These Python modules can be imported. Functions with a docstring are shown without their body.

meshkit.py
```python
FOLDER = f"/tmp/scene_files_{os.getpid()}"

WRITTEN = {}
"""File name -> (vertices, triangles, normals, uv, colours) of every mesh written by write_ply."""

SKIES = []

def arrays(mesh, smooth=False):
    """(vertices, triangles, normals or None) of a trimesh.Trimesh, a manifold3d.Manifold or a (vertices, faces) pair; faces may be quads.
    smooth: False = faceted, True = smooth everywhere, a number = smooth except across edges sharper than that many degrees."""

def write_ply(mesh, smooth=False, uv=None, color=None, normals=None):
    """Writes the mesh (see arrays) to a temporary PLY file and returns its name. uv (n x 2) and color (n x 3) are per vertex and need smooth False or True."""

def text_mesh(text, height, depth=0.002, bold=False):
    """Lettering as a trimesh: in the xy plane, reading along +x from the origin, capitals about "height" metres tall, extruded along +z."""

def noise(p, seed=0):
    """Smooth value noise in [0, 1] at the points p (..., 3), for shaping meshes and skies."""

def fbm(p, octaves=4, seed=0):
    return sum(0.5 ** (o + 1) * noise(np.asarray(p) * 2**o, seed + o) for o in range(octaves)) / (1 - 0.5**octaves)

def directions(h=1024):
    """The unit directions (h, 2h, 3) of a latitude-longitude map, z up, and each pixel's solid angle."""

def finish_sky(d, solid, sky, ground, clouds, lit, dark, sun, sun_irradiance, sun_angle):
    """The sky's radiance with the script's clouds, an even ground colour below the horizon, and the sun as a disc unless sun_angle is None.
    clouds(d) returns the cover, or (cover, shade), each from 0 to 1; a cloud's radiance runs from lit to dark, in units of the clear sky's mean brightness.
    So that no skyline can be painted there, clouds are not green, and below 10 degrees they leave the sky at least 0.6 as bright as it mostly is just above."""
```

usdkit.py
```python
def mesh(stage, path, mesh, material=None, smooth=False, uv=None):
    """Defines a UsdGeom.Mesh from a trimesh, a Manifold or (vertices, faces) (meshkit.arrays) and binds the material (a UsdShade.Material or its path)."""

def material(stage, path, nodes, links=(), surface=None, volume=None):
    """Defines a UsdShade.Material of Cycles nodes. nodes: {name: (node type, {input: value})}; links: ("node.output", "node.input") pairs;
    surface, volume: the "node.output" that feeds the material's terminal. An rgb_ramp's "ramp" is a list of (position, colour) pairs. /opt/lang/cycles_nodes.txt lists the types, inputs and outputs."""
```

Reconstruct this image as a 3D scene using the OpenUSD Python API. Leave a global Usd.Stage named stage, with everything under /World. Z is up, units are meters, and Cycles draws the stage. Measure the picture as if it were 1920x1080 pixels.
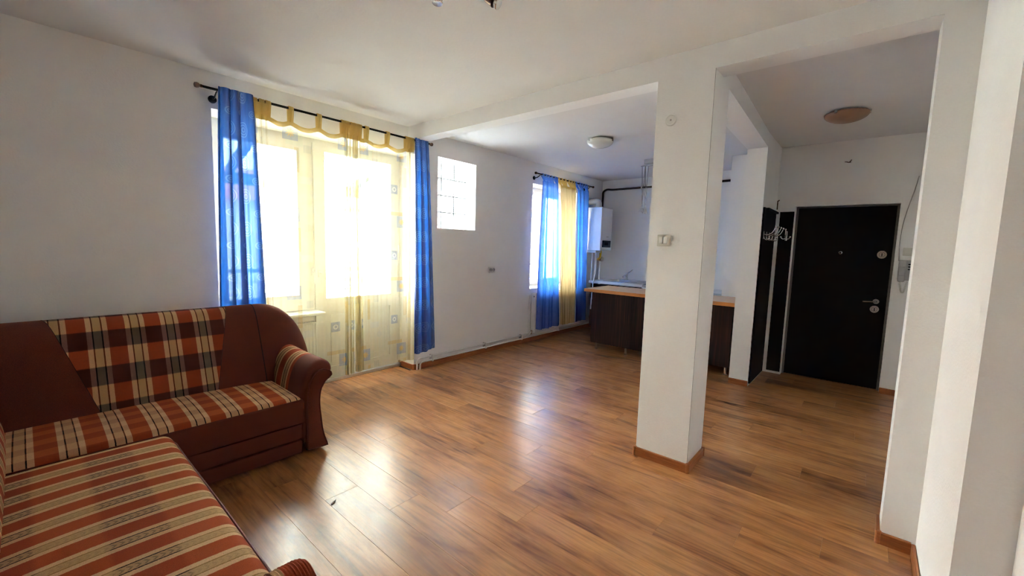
import math, random
import numpy as np
import trimesh
import manifold3d as m3
from shapely.geometry import Polygon, box as sbox
from pxr import Usd, UsdGeom, UsdLux, UsdShade, Gf, Sdf, Vt
import usdkit, meshkit

stage = Usd.Stage.CreateInMemory()
UsdGeom.SetStageUpAxis(stage, UsdGeom.Tokens.z)
UsdGeom.SetStageMetersPerUnit(stage, 1.0)
UsdGeom.Xform.Define(stage, '/World')
UsdGeom.Scope.Define(stage, '/World/Looks')

# ------------------------------------------------------------------ camera, sky, exposure
EXPOSURE = 2.75
SKY = 3.0
YAW, PITCH, ROLL, FPX, EYE = math.radians(40.476), math.radians(-5.747), math.radians(1.654), 783.4, 1.42
fw = np.array([math.cos(YAW) * math.cos(PITCH), math.sin(YAW) * math.cos(PITCH), math.sin(PITCH)])
rt = np.array([math.sin(YAW), -math.cos(YAW), 0.0])
up = np.cross(rt, fw)
rt2 = math.cos(ROLL) * rt + math.sin(ROLL) * up
up2 = -math.sin(ROLL) * rt + math.cos(ROLL) * up
cam = UsdGeom.Camera.Define(stage, '/World/camera')
cm = Gf.Matrix4d(*[float(v) for v in (*rt2, 0, *up2, 0, *(-fw), 0, 0, 0, EYE, 1)])
cam.AddTransformOp().Set(cm)
cam.CreateHorizontalApertureAttr(36.0)
cam.CreateVerticalApertureAttr(20.25)
cam.CreateFocalLengthAttr(FPX / 1920 * 36)
cam.CreateClippingRangeAttr(Gf.Vec2f(0.02, 500))
cam.CreateExposureAttr(EXPOSURE)
dome = UsdLux.DomeLight.Define(stage, '/World/sky')
dome.CreateIntensityAttr(SKY)
dome.CreateColorAttr(Gf.Vec3f(0.88, 0.95, 1.0))


# ------------------------------------------------------------------ naming helpers
counts, origin = {}, {}


def numbered(parent, name):
    k = (parent, name)
    n = counts.get(k, 0)
    counts[k] = n + 1
    return f'{parent}/{name}' if n == 0 else f'{parent}/{name}_{n:03d}'


def keys(p, label=None, cat=None, group=None, kind=None):
    for k, v in (('label', label), ('category', cat), ('group', group), ('kind', kind)):
        if v:
            p.SetCustomDataByKey(k, v)


def thing(name, label=None, cat=None, loc=(0, 0, 0), group=None, kind=None):
    path = numbered('/World', name)
    x = UsdGeom.Xform.Define(stage, path)
    x.AddTranslateOp().Set(Gf.Vec3d(*[float(c) for c in loc]))
    keys(x.GetPrim(), label, cat, group, kind)
    origin[path] = np.array(loc, float)
    return path


def obj(name, mesh, mat, parent='/World', smooth=False, uv=None, label=None, cat=None, group=None, kind=None):
    path = numbered(parent, name)
    v, f, _ = meshkit.arrays(mesh)
    o = origin.get(parent, np.zeros(3))
    origin[path] = o
    m = usdkit.mesh(stage, path, (v - o, f), MATS[mat], smooth, uv)
    if uv is not None:
        UsdGeom.PrimvarsAPI(m).GetPrimvar('st').SetInterpolation('vertex')
    keys(m.GetPrim(), label, cat, group, kind)
    return path


# ------------------------------------------------------------------ mesh helpers
def bx(x0, x1, y0, y1, z0, z1):
    b = trimesh.creation.box(extents=(abs(x1 - x0), abs(y1 - y0), abs(z1 - z0)))
    b.apply_translation(((x0 + x1) / 2, (y0 + y1) / 2, (z0 + z1) / 2))
    return b


def cb(x0, x1, y0, y1, z0, z1, r=0.003, seg=8):
    """box with rounded edges"""
    r = min(r, abs(x1 - x0) * .49, abs(y1 - y0) * .49, abs(z1 - z0) * .49)
    s = m3.Manifold.sphere(r, seg)
    parts = [s.translate((x, y, z)) for x in (x0 + r, x1 - r) for y in (y0 + r, y1 - r) for z in (z0 + r, z1 - r)]
    return m3.Manifold.batch_hull(parts)


def chamf(x0, x1, y0, y1, z0, z1, c=0.002):
    """box whose top edges are chamfered: 16 corners"""
    v = []
    for z, i in ((z0, 0), (z1 - c, 0), (z1, c)):
        v += [(x0 + i, y0 + i, z), (x1 - i, y0 + i, z), (x1 - i, y1 - i, z), (x0 + i, y1 - i, z)]
    f = [(0, 3, 2), (0, 2, 1), (8, 9, 10), (8, 10, 11)]
    for l in (0, 4):
        for k in range(4):
            a, b = l + k, l + (k + 1) % 4
            f += [(a, b, b + 4), (a, b + 4, a + 4)]
    return np.array(v, float), np.array(f)


def cat_(*ms):
    out = []
    for m in ms:
        v, f, _ = meshkit.arrays(m)
        out.append(trimesh.Trimesh(v, f, process=False))
    return trimesh.util.concatenate(out)


def tube(pts, r, seg=10, closed_ends=True):
    P = np.array(pts, float)
    n = len(P)
    T = np.gradient(P, axis=0)
    T /= np.linalg.norm(T, axis=1, keepdims=True) + 1e-12
    a = np.array([0, 0, 1.0]) if abs(T[0][2]) < .9 else np.array([1.0, 0, 0])
    N = np.cross(T[0], a); N /= np.linalg.norm(N)
    rr = np.broadcast_to(np.asarray(r, float), (n,))
    V, F = [], []
    ang = np.arange(seg) / seg * 2 * math.pi
    for i in range(n):
        N = N - T[i] * np.dot(N, T[i]); N /= np.linalg.norm(N)
        B = np.cross(T[i], N)
        V.append(P[i] + rr[i] * (np.cos(ang)[:, None] * N + np.sin(ang)[:, None] * B))
    V = np.vstack(V)
    for i in range(n - 1):
        for k in range(seg):
            a0, b0 = i * seg + k, i * seg + (k + 1) % seg
            F += [(a0, b0, b0 + seg), (a0, b0 + seg, a0 + seg)]
    if closed_ends:
        V = np.vstack([V, P[0], P[-1]])
        c0, c1 = n * seg, n * seg + 1
        for k in range(seg):
            F += [(c0, (k + 1) % seg, k), (c1, (n - 1) * seg + k, (n - 1) * seg + (k + 1) % seg)]
    return V, np.array(F)


def bend(pts, r=0.03, n=5):
    """polyline with rounded corners"""
    P = [np.array(p, float) for p in pts]
    out = [P[0]]
    for a, b, c in zip(P, P[1:], P[2:]):
        d0, d1 = (a - b) / np.linalg.norm(a - b), (c - b) / np.linalg.norm(c - b)
        k = min(r, np.linalg.norm(a - b) * .45, np.linalg.norm(c - b) * .45)
        for t in np.linspace(0, 1, n):
            out.append((1 - t) ** 2 * (b + d0 * k) + 2 * t * (1 - t) * b + t * t * (b + d1 * k))
    out.append(P[-1])
    return np.array(out)


def spline(pts, n=24):
    from scipy.interpolate import CubicSpline
    P = np.array(pts, float)
    t = np.r_[0, np.cumsum(np.linalg.norm(np.diff(P, axis=0), axis=1))]
    return CubicSpline(t, P, bc_type='natural')(np.linspace(0, t[-1], n))


def lathe(profile, at=(0, 0, 0), seg=24, axis='z'):
    m = trimesh.creation.revolve(np.array(profile, float), sections=seg)
    if axis == 'x':
        m.apply_transform(trimesh.transformations.rotation_matrix(math.pi / 2, (0, 1, 0)))
    if axis == 'y':
        m.apply_transform(trimesh.transformations.rotation_matrix(-math.pi / 2, (1, 0, 0)))
    m.apply_translation(at)
    return m


def prism(poly, t0, t1, plane):
    """extrude a shapely polygon. plane 'xz': along y from t0 to t1; 'yz': along x; 'xy': along z"""
    m = trimesh.creation.extrude_polygon(poly, t1 - t0, engine='earcut')
    v = m.vertices.copy()
    if plane == 'xz':
        nv = np.c_[v[:, 0], v[:, 2] + t0, v[:, 1]]; flip = True
    elif plane == 'yz':
        nv = np.c_[v[:, 2] + t0, v[:, 0], v[:, 1]]; flip = False
    else:
        nv = np.c_[v[:, 0], v[:, 1], v[:, 2] + t0]; flip = False
    f = m.faces[:, ::-1] if flip else m.faces
    return trimesh.Trimesh(nv, f, process=False)


def grid(P):
    """P (nu, nv, 3) -> mesh vertices and faces"""
    nu, nv = P.shape[:2]
    i = np.arange(nu * nv).reshape(nu, nv)
    a, b, c, d = i[:-1, :-1].ravel(), i[1:, :-1].ravel(), i[1:, 1:].ravel(), i[:-1, 1:].ravel()
    return P.reshape(-1, 3), np.vstack([np.c_[a, b, c], np.c_[a, c, d]])


def frame_ring(x0, x1, z0, z1, w, y0, y1, wb=None):
    o = sbox(x0, z0, x1, z1).difference(sbox(x0 + w, z0 + (wb or w), x1 - w, z1 - w))
    return prism(o, y0, y1, 'xz')


# ------------------------------------------------------------------ materials
MATS = {}


class R(str):
    pass


class G:
    def __init__(s):
        s.nodes, s.links = {}, []

    def add(s, kind, out, **kw):
        name = f'n{len(s.nodes)}'
        ins = {}
        for k, v in kw.items():
            if isinstance(v, R):
                s.links.append((str(v), f'{name}.{k}'))
            else:
                ins[k] = v
        s.nodes[name] = (kind, ins)
        return R(f'{name}.{out}')

    def m(s, op, a, b=0.0, c=0.0):
        return s.add('math', 'value', math_type=op, value1=a, value2=b, value3=c)

    def mix(s, f, a, b, mode='mix'):
        return s.add('mix_color', 'result', blend_type=mode, fac=f, a=a, b=b)

    def ramp(s, f, stops, interp=True):
        return s.add('rgb_ramp', 'color', ramp=stops, interpolate=interp, fac=f)

    def noise(s, vec, scale, detail=2.0, rough=0.5, dist=0.0):
        return s.add('noise_texture', 'fac', vector=vec, scale=scale, detail=detail, roughness=rough, distortion=dist)

    def pos(s):
        return s.add('geometry', 'position')

    def mapping(s, vec, scale=(1, 1, 1), loc=(0, 0, 0), rot=(0, 0, 0)):
        return s.add('mapping', 'vector', vector=vec, scale=scale, location=loc, rotation=rot)

    def bump(s, h, strength=.2, dist=.01):
        return s.add('bump', 'normal', height=h, strength=strength, distance=dist)

    def done(s, name, surface):
        MATS[name] = usdkit.material(stage, f'/World/Looks/{name}', s.nodes, s.links, surface=str(surface))


def srgb(r, g, b):
    c = np.array([r, g, b], float) / 255
    return tuple(np.where(c <= .04045, c / 12.92, ((c + .055) / 1.055) ** 2.4))


def plain(name, col, rough=.5, metal=0.0, bump=None, var=0.0, **kw):
    g = G()
    p = dict(base_color=col, roughness=rough, metallic=metal, **kw)
    if var or bump:
        pos = g.pos()
    if var:
        n = g.noise(pos, 6.0, 4.0)
        p['base_color'] = g.ramp(n, [(0.3, tuple(np.array(col) * (1 - var))), (0.7, tuple(np.clip(np.array(col) * (1 + var), 0, 1)))])
    if bump:
        p['normal'] = g.bump(g.noise(pos, bump[0], 3.0), bump[1], bump[2])
    g.done(name, g.add('principled_bsdf', 'BSDF', **p))


plain('wall_paint', (.89, .87, .86), .85, bump=(90, .25, .004), var=.012)
plain('ceiling_paint', (.79, .77, .755), .9, bump=(60, .2, .004), var=.01)
plain('white_plastic', (.80, .79, .76), .35)
plain('pvc_white', (.72, .72, .71), .3)
plain('white_enamel', (.85, .86, .87), .22)
plain('pipe_white', (.84, .83, .81), .3)
plain('black_metal', (.012, .011, .011), .35, .6)
plain('bronze_metal', (.16, .09, .06), .3, .8)
plain('chrome', (.75, .74, .72), .18, 1.0)
plain('steel', (.60, .61, .62), .3, 1.0)
plain('dark_gap', (.02, .017, .015), .8)
plain('panel_black', (.007, .005, .006), .75, bump=(300, .1, .001), specular_ior_level=.2)
plain('door_black', (.006, .0045, .005), .75, bump=(400, .15, .001), specular_ior_level=.2)
plain('gas_pipe_brown', (.035, .012, .012), .35)
plain('beech_edge', srgb(214, 140, 72), .45, var=.06)
plain('white_worktop', (.80, .80, .80), .3)
plain('grey_worktop', (.55, .57, .6), .35, var=.08)
plain('yellow_hose', (.75, .52, .05), .4)
plain('brass', (.55, .38, .14), .35, .9)
plain('glass_black', (.008, .008, .009), .12)
plain('grey_plastic', (.42, .40, .38), .45)
plain('beige_plastic', (.66, .64, .58), .4)
plain('handset_grey', (.46, .44, .42), .4)
plain('lamp_white', (.78, .76, .70), .2)
plain('lamp_amber', (.36, .20, .13), .25, var=.2)
plain('terrace_stone', (.27, .265, .26), .8, var=.05)
plain('rafter_green', (.10, .13, .11), .6)
plain('rail_grey', (.30, .32, .33), .5)
plain('render_pale', (.80, .77, .72), .9)
plain('roof_red', (.55, .22, .16), .8)
plain('reveal_grey', (.42, .38, .37), .8)
plain('cord_grey', (.20, .20, .21), .5)
plain('jamb_grey', (.17, .145, .14), .7)
plain('satin_nickel', (.44, .38, .34), .4, .7)
plain('dry_leaf', (.30, .22, .16), .8)
plain('subfloor', (.05, .03, .02), .9)
plain('mortar', (.34, .36, .35), .8)
plain('white_rubber', (.72, .71, .68), .6)
plain('aluminium', (.62, .60, .58), .35, .9)
plain('red_enamel', (.5, .06, .03), .4)
plain('bare_wire', (.12, .07, .05), .5)

# laminate floor: honey and walnut boards, grain along y
g = G()
pos = g.pos()
rnd = g.add('object_info', 'random')
off = g.add('combine_xyz', 'vector', x=g.m('multiply', rnd, 37.0), y=g.m('multiply', rnd, 91.0), z=0.0)
pv = g.add('mix_vector', 'result', fac=.5, a=pos, b=off)  # half position + half board offset
big = g.noise(g.mapping(pv, (11, 2.8, 1)), 1.0, 4.0, .55, .9)
fine = g.noise(g.mapping(pv, (170, 9, 1)), 1.0, 5.0, .6, .3)
ring = g.noise(g.mapping(pv, (30, 2.2, 1)), 1.0, 3.0, .5, 2.0)
c = g.ramp(big, [(.30, srgb(88, 52, 30)), (.40, srgb(142, 90, 54)), (.48, srgb(184, 124, 76)), (.60, srgb(204, 146, 92)), (.8, srgb(220, 168, 114))])
c = g.mix(.45, c, g.ramp(ring, [(.34, srgb(116, 68, 40)), (.48, srgb(188, 128, 78)), (.7, srgb(212, 154, 100))]))
c = g.mix(.55, c, g.ramp(fine, [(.32, (.60, .56, .53)), (.56, (1, 1, 1))]), 'multiply')
tone = g.ramp(rnd, [(0, (.80, .76, .74)), (.35, (.95, .92, .9)), (.7, (1.0, 1.0, 1.0)), (1, (1.0, .97, .92))])
c = g.mix(1.0, c, tone, 'multiply')
h = g.noise(g.mapping(pos, (60, 14, 10)), 1.0, 3.0, .6)
rough = g.m('multiply_add', g.noise(pos, 9.0, 3.0), .12, .22)
g.done('laminate', g.add('principled_bsdf', 'BSDF', base_color=c, roughness=rough, specular_ior_level=.68, normal=g.bump(h, .12, .002)))

# brown skirting
g = G()
pos = g.pos()
n = g.noise(g.mapping(pos, (8, 8, 120)), 1.0, 4.0)
g.done('skirting', g.add('principled_bsdf', 'BSDF', base_color=g.ramp(n, [(.3, srgb(140, 78, 40)), (.7, srgb(176, 108, 60))]), roughness=.35))

# dark walnut fronts, grain upright
g = G()
pos = g.pos()
n = g.noise(g.mapping(pos, (45, 45, 1.6)), 1.0, 4.0, .6)
g.done('wenge', g.add('principled_bsdf', 'BSDF', base_color=g.ramp(n, [(.3, srgb(24, 12, 10)), (.55, srgb(46, 24, 19)), (.78, srgb(92, 50, 36))]), roughness=.6, specular_ior_level=.3))

# beech worktop
g = G()
pos = g.pos()
n = g.noise(g.mapping(pos, (60, 6, 6)), 1.0, 4.0)
g.done('beech', g.add('principled_bsdf', 'BSDF', base_color=g.ramp(n, [(.3, srgb(214, 166, 120)), (.7, srgb(232, 190, 146))]), roughness=.32))

# brown suede
g = G()
pos = g.pos()
n = g.noise(pos, 320.0, 3.0, .7)
n2 = g.noise(pos, 9.0, 3.0)
c = g.ramp(n, [(.3, srgb(70, 29, 15)), (.7, srgb(120, 55, 31))])
c = g.mix(.25, c, g.ramp(n2, [(.3, (.6, .6, .6)), (.7, (1, 1, 1))]), 'multiply')
g.done('suede', g.add('principled_bsdf', 'BSDF', base_color=c, roughness=.95, sheen_weight=.25, sheen_roughness=.4, sheen_tint=srgb(220, 130, 90), normal=g.bump(n, .3, .003)))
plain('piping_brown', srgb(96, 36, 24), .7)
plain('dark_seam', srgb(40, 16, 12), .9)


def plaid(name, pu, pv, gap_l, gap_d, cream_l, cream_d, mid_l, mid_d, line_l, line_d, lw=.045, u0=0.0, v0=0.0, soft=.03, duty=.5, rope=0):
    """woven plaid: bands across st.x (period pu), weft rows across st.y (period pv)"""
    g = G()
    st = g.add('separate_xyz', 'x', vector=g.add('texture_coordinate', 'UV'))
    sx, sy = st, R(st.split('.')[0] + '.y')
    wob = g.noise(g.pos(), 260.0, 2.0)
    u = g.m('fraction', g.m('add', g.m('divide', g.m('add', sx, g.m('multiply', wob, .004)), pu), u0))
    v = g.m('fraction', g.m('add', g.m('divide', g.m('add', sy, g.m('multiply', wob, .006)), pv), v0))

    def bands(gap, cream, mid, line):
        e = .002
        return g.ramp(u, [(0, gap), (.225, gap), (.23, cream), (.36, cream), (.362, line), (.362 + lw, line), (.364 + lw, mid), (.616 - lw * .5, mid), (.618 - lw * .5, line), (.618 + lw * .5, line), (.62 + lw * .5, cream), (.765, cream), (.77, gap), (1, gap)])
    k = g.ramp(v, [(0, (0, 0, 0)), (duty - soft, (0, 0, 0)), (duty, (1, 1, 1)), (1 - soft, (1, 1, 1)), (1, (0, 0, 0))])
    c = g.mix(k, bands(gap_l, cream_l, mid_l, line_l), bands(gap_d, cream_d, mid_d, line_d))
    if rope:
        tw = g.m('less_than', g.m('fraction', g.m('add', g.m('divide', sy, .019), g.m('multiply', g.m('absolute', g.m('subtract', u, .49)), 7.0))), .38)
        inb = g.m('less_than', g.m('absolute', g.m('subtract', u, .49)), .07)
        c = g.mix(g.m('multiply', g.m('multiply', tw, inb), g.m('multiply_add', k, .38, .16)), c, (.10, .075, .05))
    nn = g.noise(g.pos(), 420.0, 3.0, .7)
    c = g.mix(.8, c, g.ramp(nn, [(.28, (.55, .53, .52)), (.6, (1, 1, 1))]), 'multiply')
    g.done(name, g.add('principled_bsdf', 'BSDF', base_color=c, roughness=.95, specular_ior_level=.15, sheen_weight=.06, sheen_tint=srgb(230, 150, 100), sheen_roughness=.5, normal=g.bump(nn, .35, .003)))


plaid('plaid_back', .166, .212, srgb(164, 74, 42), srgb(80, 40, 30), srgb(222, 176, 132), srgb(136, 102, 90), srgb(204, 164, 116), srgb(112, 98, 82), srgb(110, 56, 28), srgb(22, 20, 18), lw=.036)
plaid('plaid_seat', .162, .125, srgb(188, 94, 50), srgb(162, 70, 38), srgb(230, 186, 142), srgb(212, 164, 124), srgb(218, 172, 128), srgb(198, 152, 114), srgb(120, 66, 36), srgb(34, 24, 20), lw=.030)
plaid('plaid_chaise', .146, .30, srgb(180, 84, 44), srgb(160, 68, 38), srgb(230, 188, 144), srgb(218, 176, 136), srgb(204, 166, 118), srgb(186, 150, 112), srgb(166, 128, 78), srgb(46, 34, 30), lw=.032, soft=.06, rope=1)
plaid('plaid_arm', .166, .5, srgb(160, 68, 38), srgb(172, 78, 46), srgb(214, 170, 124), srgb(208, 164, 120), srgb(186, 140, 98), srgb(170, 130, 92), srgb(80, 40, 24), srgb(44, 28, 22))


# window pane: lets daylight through
g = G()
fr = g.add('fresnel', 'fac', IOR=1.45)
g.done('window_glass', g.add('mix_closure', 'closure', fac=g.m('multiply', fr, .8), closure1=g.add('transparent_bsdf', 'BSDF', color=(.95, .97, .96)), closure2=g.add('glossy_bsdf', 'BSDF', color=(1, 1, 1), roughness=.02)))
g = G()
tr = g.add('transparent_bsdf', 'BSDF', color=(.92, .96, .95))
tl = g.add('translucent_bsdf', 'BSDF', color=(.92, .95, .95))
gl = g.add('glossy_bsdf', 'BSDF', color=(1, 1, 1), roughness=.08)
b = g.add('mix_closure', 'closure', fac=.55, closure1=tr, closure2=tl)
g.done('glass_block', g.add('mix_closure', 'closure', fac=g.add('fresnel', 'fac', IOR=1.4), closure1=b, closure2=gl))
g = G()
g.done('clear_glass', g.add('mix_closure', 'closure', fac=g.m('multiply_add', g.add('layer_weight', 'facing', blend=.4), .5, .36), closure1=g.add('transparent_bsdf', 'BSDF', color=(.93, .95, .95)), closure2=g.add('glossy_bsdf', 'BSDF', color=(.8, .8, .8), roughness=.08)))


def rings(g, du, dv, radii, w):
    """1 on rings of the given radii around (0,0) of offsets du, dv"""
    d = g.m('sqrt', g.m('add', g.m('multiply', du, du), g.m('multiply', dv, dv)))
    out = None
    for r in radii:
        k = g.m('less_than', g.m('absolute', g.m('subtract', d, r)), w)
        out = k if out is None else g.m('maximum', out, k)
    return out


def cell(g, s, period, centre):
    """offset of s from the nearest of the lines centre + n*period"""
    return g.m('multiply', g.m('subtract', g.m('fraction', g.m('add', g.m('divide', g.m('subtract', s, centre), period), .5)), .5), period)


def square(g, du, dv, a, b):
    return g.m('multiply', g.m('less_than', g.m('absolute', du), a), g.m('less_than', g.m('absolute', dv), b))


def uv(g):
    st = g.add('separate_xyz', 'x', vector=g.add('texture_coordinate', 'UV'))
    return st, R(st.split('.')[0] + '.y')


def cloth(g, name, col, tcol, opac, edge, transp, gloss=.08, gr=.35, tw=.55):
    """thin cloth: diffuse + translucent + a little gloss, see-through between the threads, denser when seen along the folds"""
    d = g.add('diffuse_bsdf', 'BSDF', color=col)
    t = g.add('translucent_bsdf', 'BSDF', color=tcol)
    b = g.add('mix_closure', 'closure', fac=tw, closure1=d, closure2=t)
    b = g.add('mix_closure', 'closure', fac=gloss, closure1=b, closure2=g.add('glossy_bsdf', 'BSDF', color=(1, 1, 1), roughness=gr))
    lw = g.add('layer_weight', 'facing', blend=.35)
    f = g.add('math', 'value', math_type='multiply_add', value1=lw, value2=edge, value3=opac, use_clamp=True)
    g.done(name, g.add('mix_closure', 'closure', fac=f, closure1=g.add('transparent_bsdf', 'BSDF', color=transp), closure2=b))


def gold(name, opac, tr, tw, dk):
    g = G()
    sx, sy = uv(g)
    c = (.82, .64, .26)
    n = g.noise(g.add('texture_coordinate', 'UV'), 5.0, 3.0)
    base = g.ramp(n, [(.3, (.84, .70, .36)), (.55, (.86, .78, .52)), (.75, (.82, .60, .20))])
    PU, PV = .44, .66
    # blue squares with a yellow sun, blue squares with a white ring, ochre bars, small hatch marks
    du, dv = cell(g, sx, PU, .20), cell(g, sy, PV, 2.29 - .66 * 3)
    du2, dv2 = cell(g, sx, PU, .11), cell(g, sy, PV, 1.95 - .66 * 2)
    green = square(g, g.m('subtract', du, .03), g.m('add', dv, .03), .065, .065)
    base = g.mix(g.m('multiply', green, .55), base, (.55, .72, .42))
    base = g.mix(g.m('multiply', square(g, du, dv, .058, .058), .8), base, (.28, .40, .72))
    ang = g.m('arctan2', dv, du)
    rad = g.m('sqrt', g.m('add', g.m('multiply', du, du), g.m('multiply', dv, dv)))
    sun = g.m('less_than', rad, g.m('multiply_add', g.m('cosine', g.m('multiply', ang, 9.0)), .009, .026))
    base = g.mix(g.m('multiply', sun, .95), base, (.95, .62, .10))
    base = g.mix(g.m('multiply', square(g, du2, dv2, .042, .045), .85), base, (.25, .33, .58))
    base = g.mix(g.m('multiply', rings(g, du2, dv2, (.018,), .006), .95), base, (.92, .92, .88))
    bar1 = square(g, cell(g, sx, PU, .12), cell(g, sy, PV, .39), .09, .018)
    bar2 = square(g, cell(g, sx, PU, .245), cell(g, sy, PV, .10), .018, .10)
    base = g.mix(g.m('multiply', g.m('maximum', bar1, bar2), .7), base, (.88, .60, .14))
    du3, dv3 = cell(g, sx, PU, .33), cell(g, sy, PV, .20)
    hat = g.m('multiply', square(g, du3, dv3, .03, .032), g.m('less_than', g.m('fraction', g.m('multiply', sx, 130.0)), .45))
    base = g.mix(g.m('multiply', hat, .8), base, (.35, .40, .40))
    du4, dv4 = cell(g, sx, PU, .36), cell(g, sy, PV, .50)
    base = g.mix(g.m('multiply', rings(g, du4, dv4, (.012, .024), .003), .7), base, (.45, .50, .55))
    du5, dv5 = cell(g, sx, PU, .31), cell(g, sy, PV, .60)
    base = g.mix(g.m('multiply', square(g, du5, dv5, .05, .03), .45), base, (.60, .70, .85))
    hem = g.m('less_than', sy, .085)
    base = g.mix(g.m('multiply', hem, .55), base, (.72, .50, .12))
    mo = g.m('maximum', g.m('maximum', square(g, du, dv, .058, .058), square(g, du2, dv2, .042, .045)), g.m('maximum', g.m('maximum', bar1, bar2), hat))
    op = g.m('add', g.m('multiply_add', mo, .22, opac), g.m('multiply', hem, .25))
    base = g.mix(1.0, base, (dk, dk, dk), 'multiply')
    cloth(g, name, base, base, op, .75, tr, .03, tw=tw)


gold('sheer_gold', .29, (1.0, .955, .83), .045, .76)
g = G()
n = g.noise(g.mapping(g.add('texture_coordinate', 'UV'), (14, 2, 1)), 1.0, 3.0)
gc = g.ramp(n, [(.3, (.58, .41, .17)), (.6, (.70, .54, .27)), (.8, (.78, .64, .38))])
cloth(g, 'gold_dense', gc, gc, .90, .3, (1.0, .9, .66), .05, tw=.20)
g = G()
gcol = (.70, .48, .13)
cloth(g, 'gold_band', gcol, gcol, .72, .4, (1, .9, .6), .04, tw=.2)

def blue(name, opac, tw, dk, rk):
  g = G()
  sx, sy = uv(g)
  du, dv = cell(g, sx, .21, .10), cell(g, sy, .245, .02)
  rg = rings(g, du, dv, (.015, .034, .052), .0045)
  du2, dv2 = cell(g, sx, .21, .205), cell(g, sy, .245, .14)
  rg = g.m('maximum', rg, rings(g, du2, dv2, (.010, .024), .004))
  nb = g.noise(g.mapping(g.add('texture_coordinate', 'UV'), (60, 4, 1)), 1.0, 3.0)
  cb_ = g.ramp(nb, [(.3, (.016, .060, .27)), (.7, (.028, .105, .40))])
  ct_ = g.ramp(nb, [(.3, (.02, .17, .72)), (.7, (.04, .27, .88))])
  cb_ = g.mix(g.m('multiply', rg, .40 * rk), cb_, (.25, .42, .74))
  ct_ = g.mix(g.m('multiply', rg, .28 * rk), ct_, (.40, .62, .95))
  cb_ = g.mix(1.0, cb_, (dk, dk, dk), 'multiply')
  ct_ = g.mix(1.0, ct_, (dk, dk, dk), 'multiply')
  cloth(g, name, cb_, ct_, opac, .1, (.6, .78, 1.0), .08, .38, tw=tw)


blue('blue_satin', .972, .27, .82, 1.0)
blue('blue_voile', .84, .40, 1.1, .35)

# ------------------------------------------------------------------ room numbers
CEIL, YW = 2.63, 3.80
random.seed(4)
np.random.seed(4)

# floor: every board a part
floor = thing('floor', 'wood-look laminate floor of honey and brown boards', None, (0, 0, 0), kind='structure')
obj('subfloor', bx(-.95, 7.1, -1.1, 4.17, -.06, -.012), 'subfloor', floor)
PWD, PLN = .1935, 1.285
x = 1.388 - PWD * 12
row = 0
while x < 6.9:
    x0, x1 = max(x, -.74), min(x + PWD, 6.9)
    if x1 - x0 > .02:
        off = {1.695: 1.455}.get(None, 0)
        ph = (row * .437 + .31 * (row % 3)) % 1.0 * PLN
        if abs(x - (1.388 + PWD * 2)) < .01: ph = (1.46 + 3 * PLN) % PLN
        if abs(x - (1.388 + PWD * 6)) < .01: ph = (1.10 + 3 * PLN) % PLN
        y = -1.0 - PLN + (ph + 1.0) % PLN
        # the far ends run into the balcony recess where there is one
        ymax = 4.10 if .965 <= (x0 + x1) / 2 <= 2.79 else YW + .01
        ymin = -1.0 if x0 > 2.7 else -.5
        while y < ymax:
            a, b = max(y, ymin), min(y + PLN, ymax)
            if b - a > .02:
                obj('plank', chamf(x0 + .0002, x1 - .0002, a + .0002, b - .0002, -.012, 0.0, .0007), 'laminate', floor)
            y += PLN
    x += PWD
    row += 1

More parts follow.
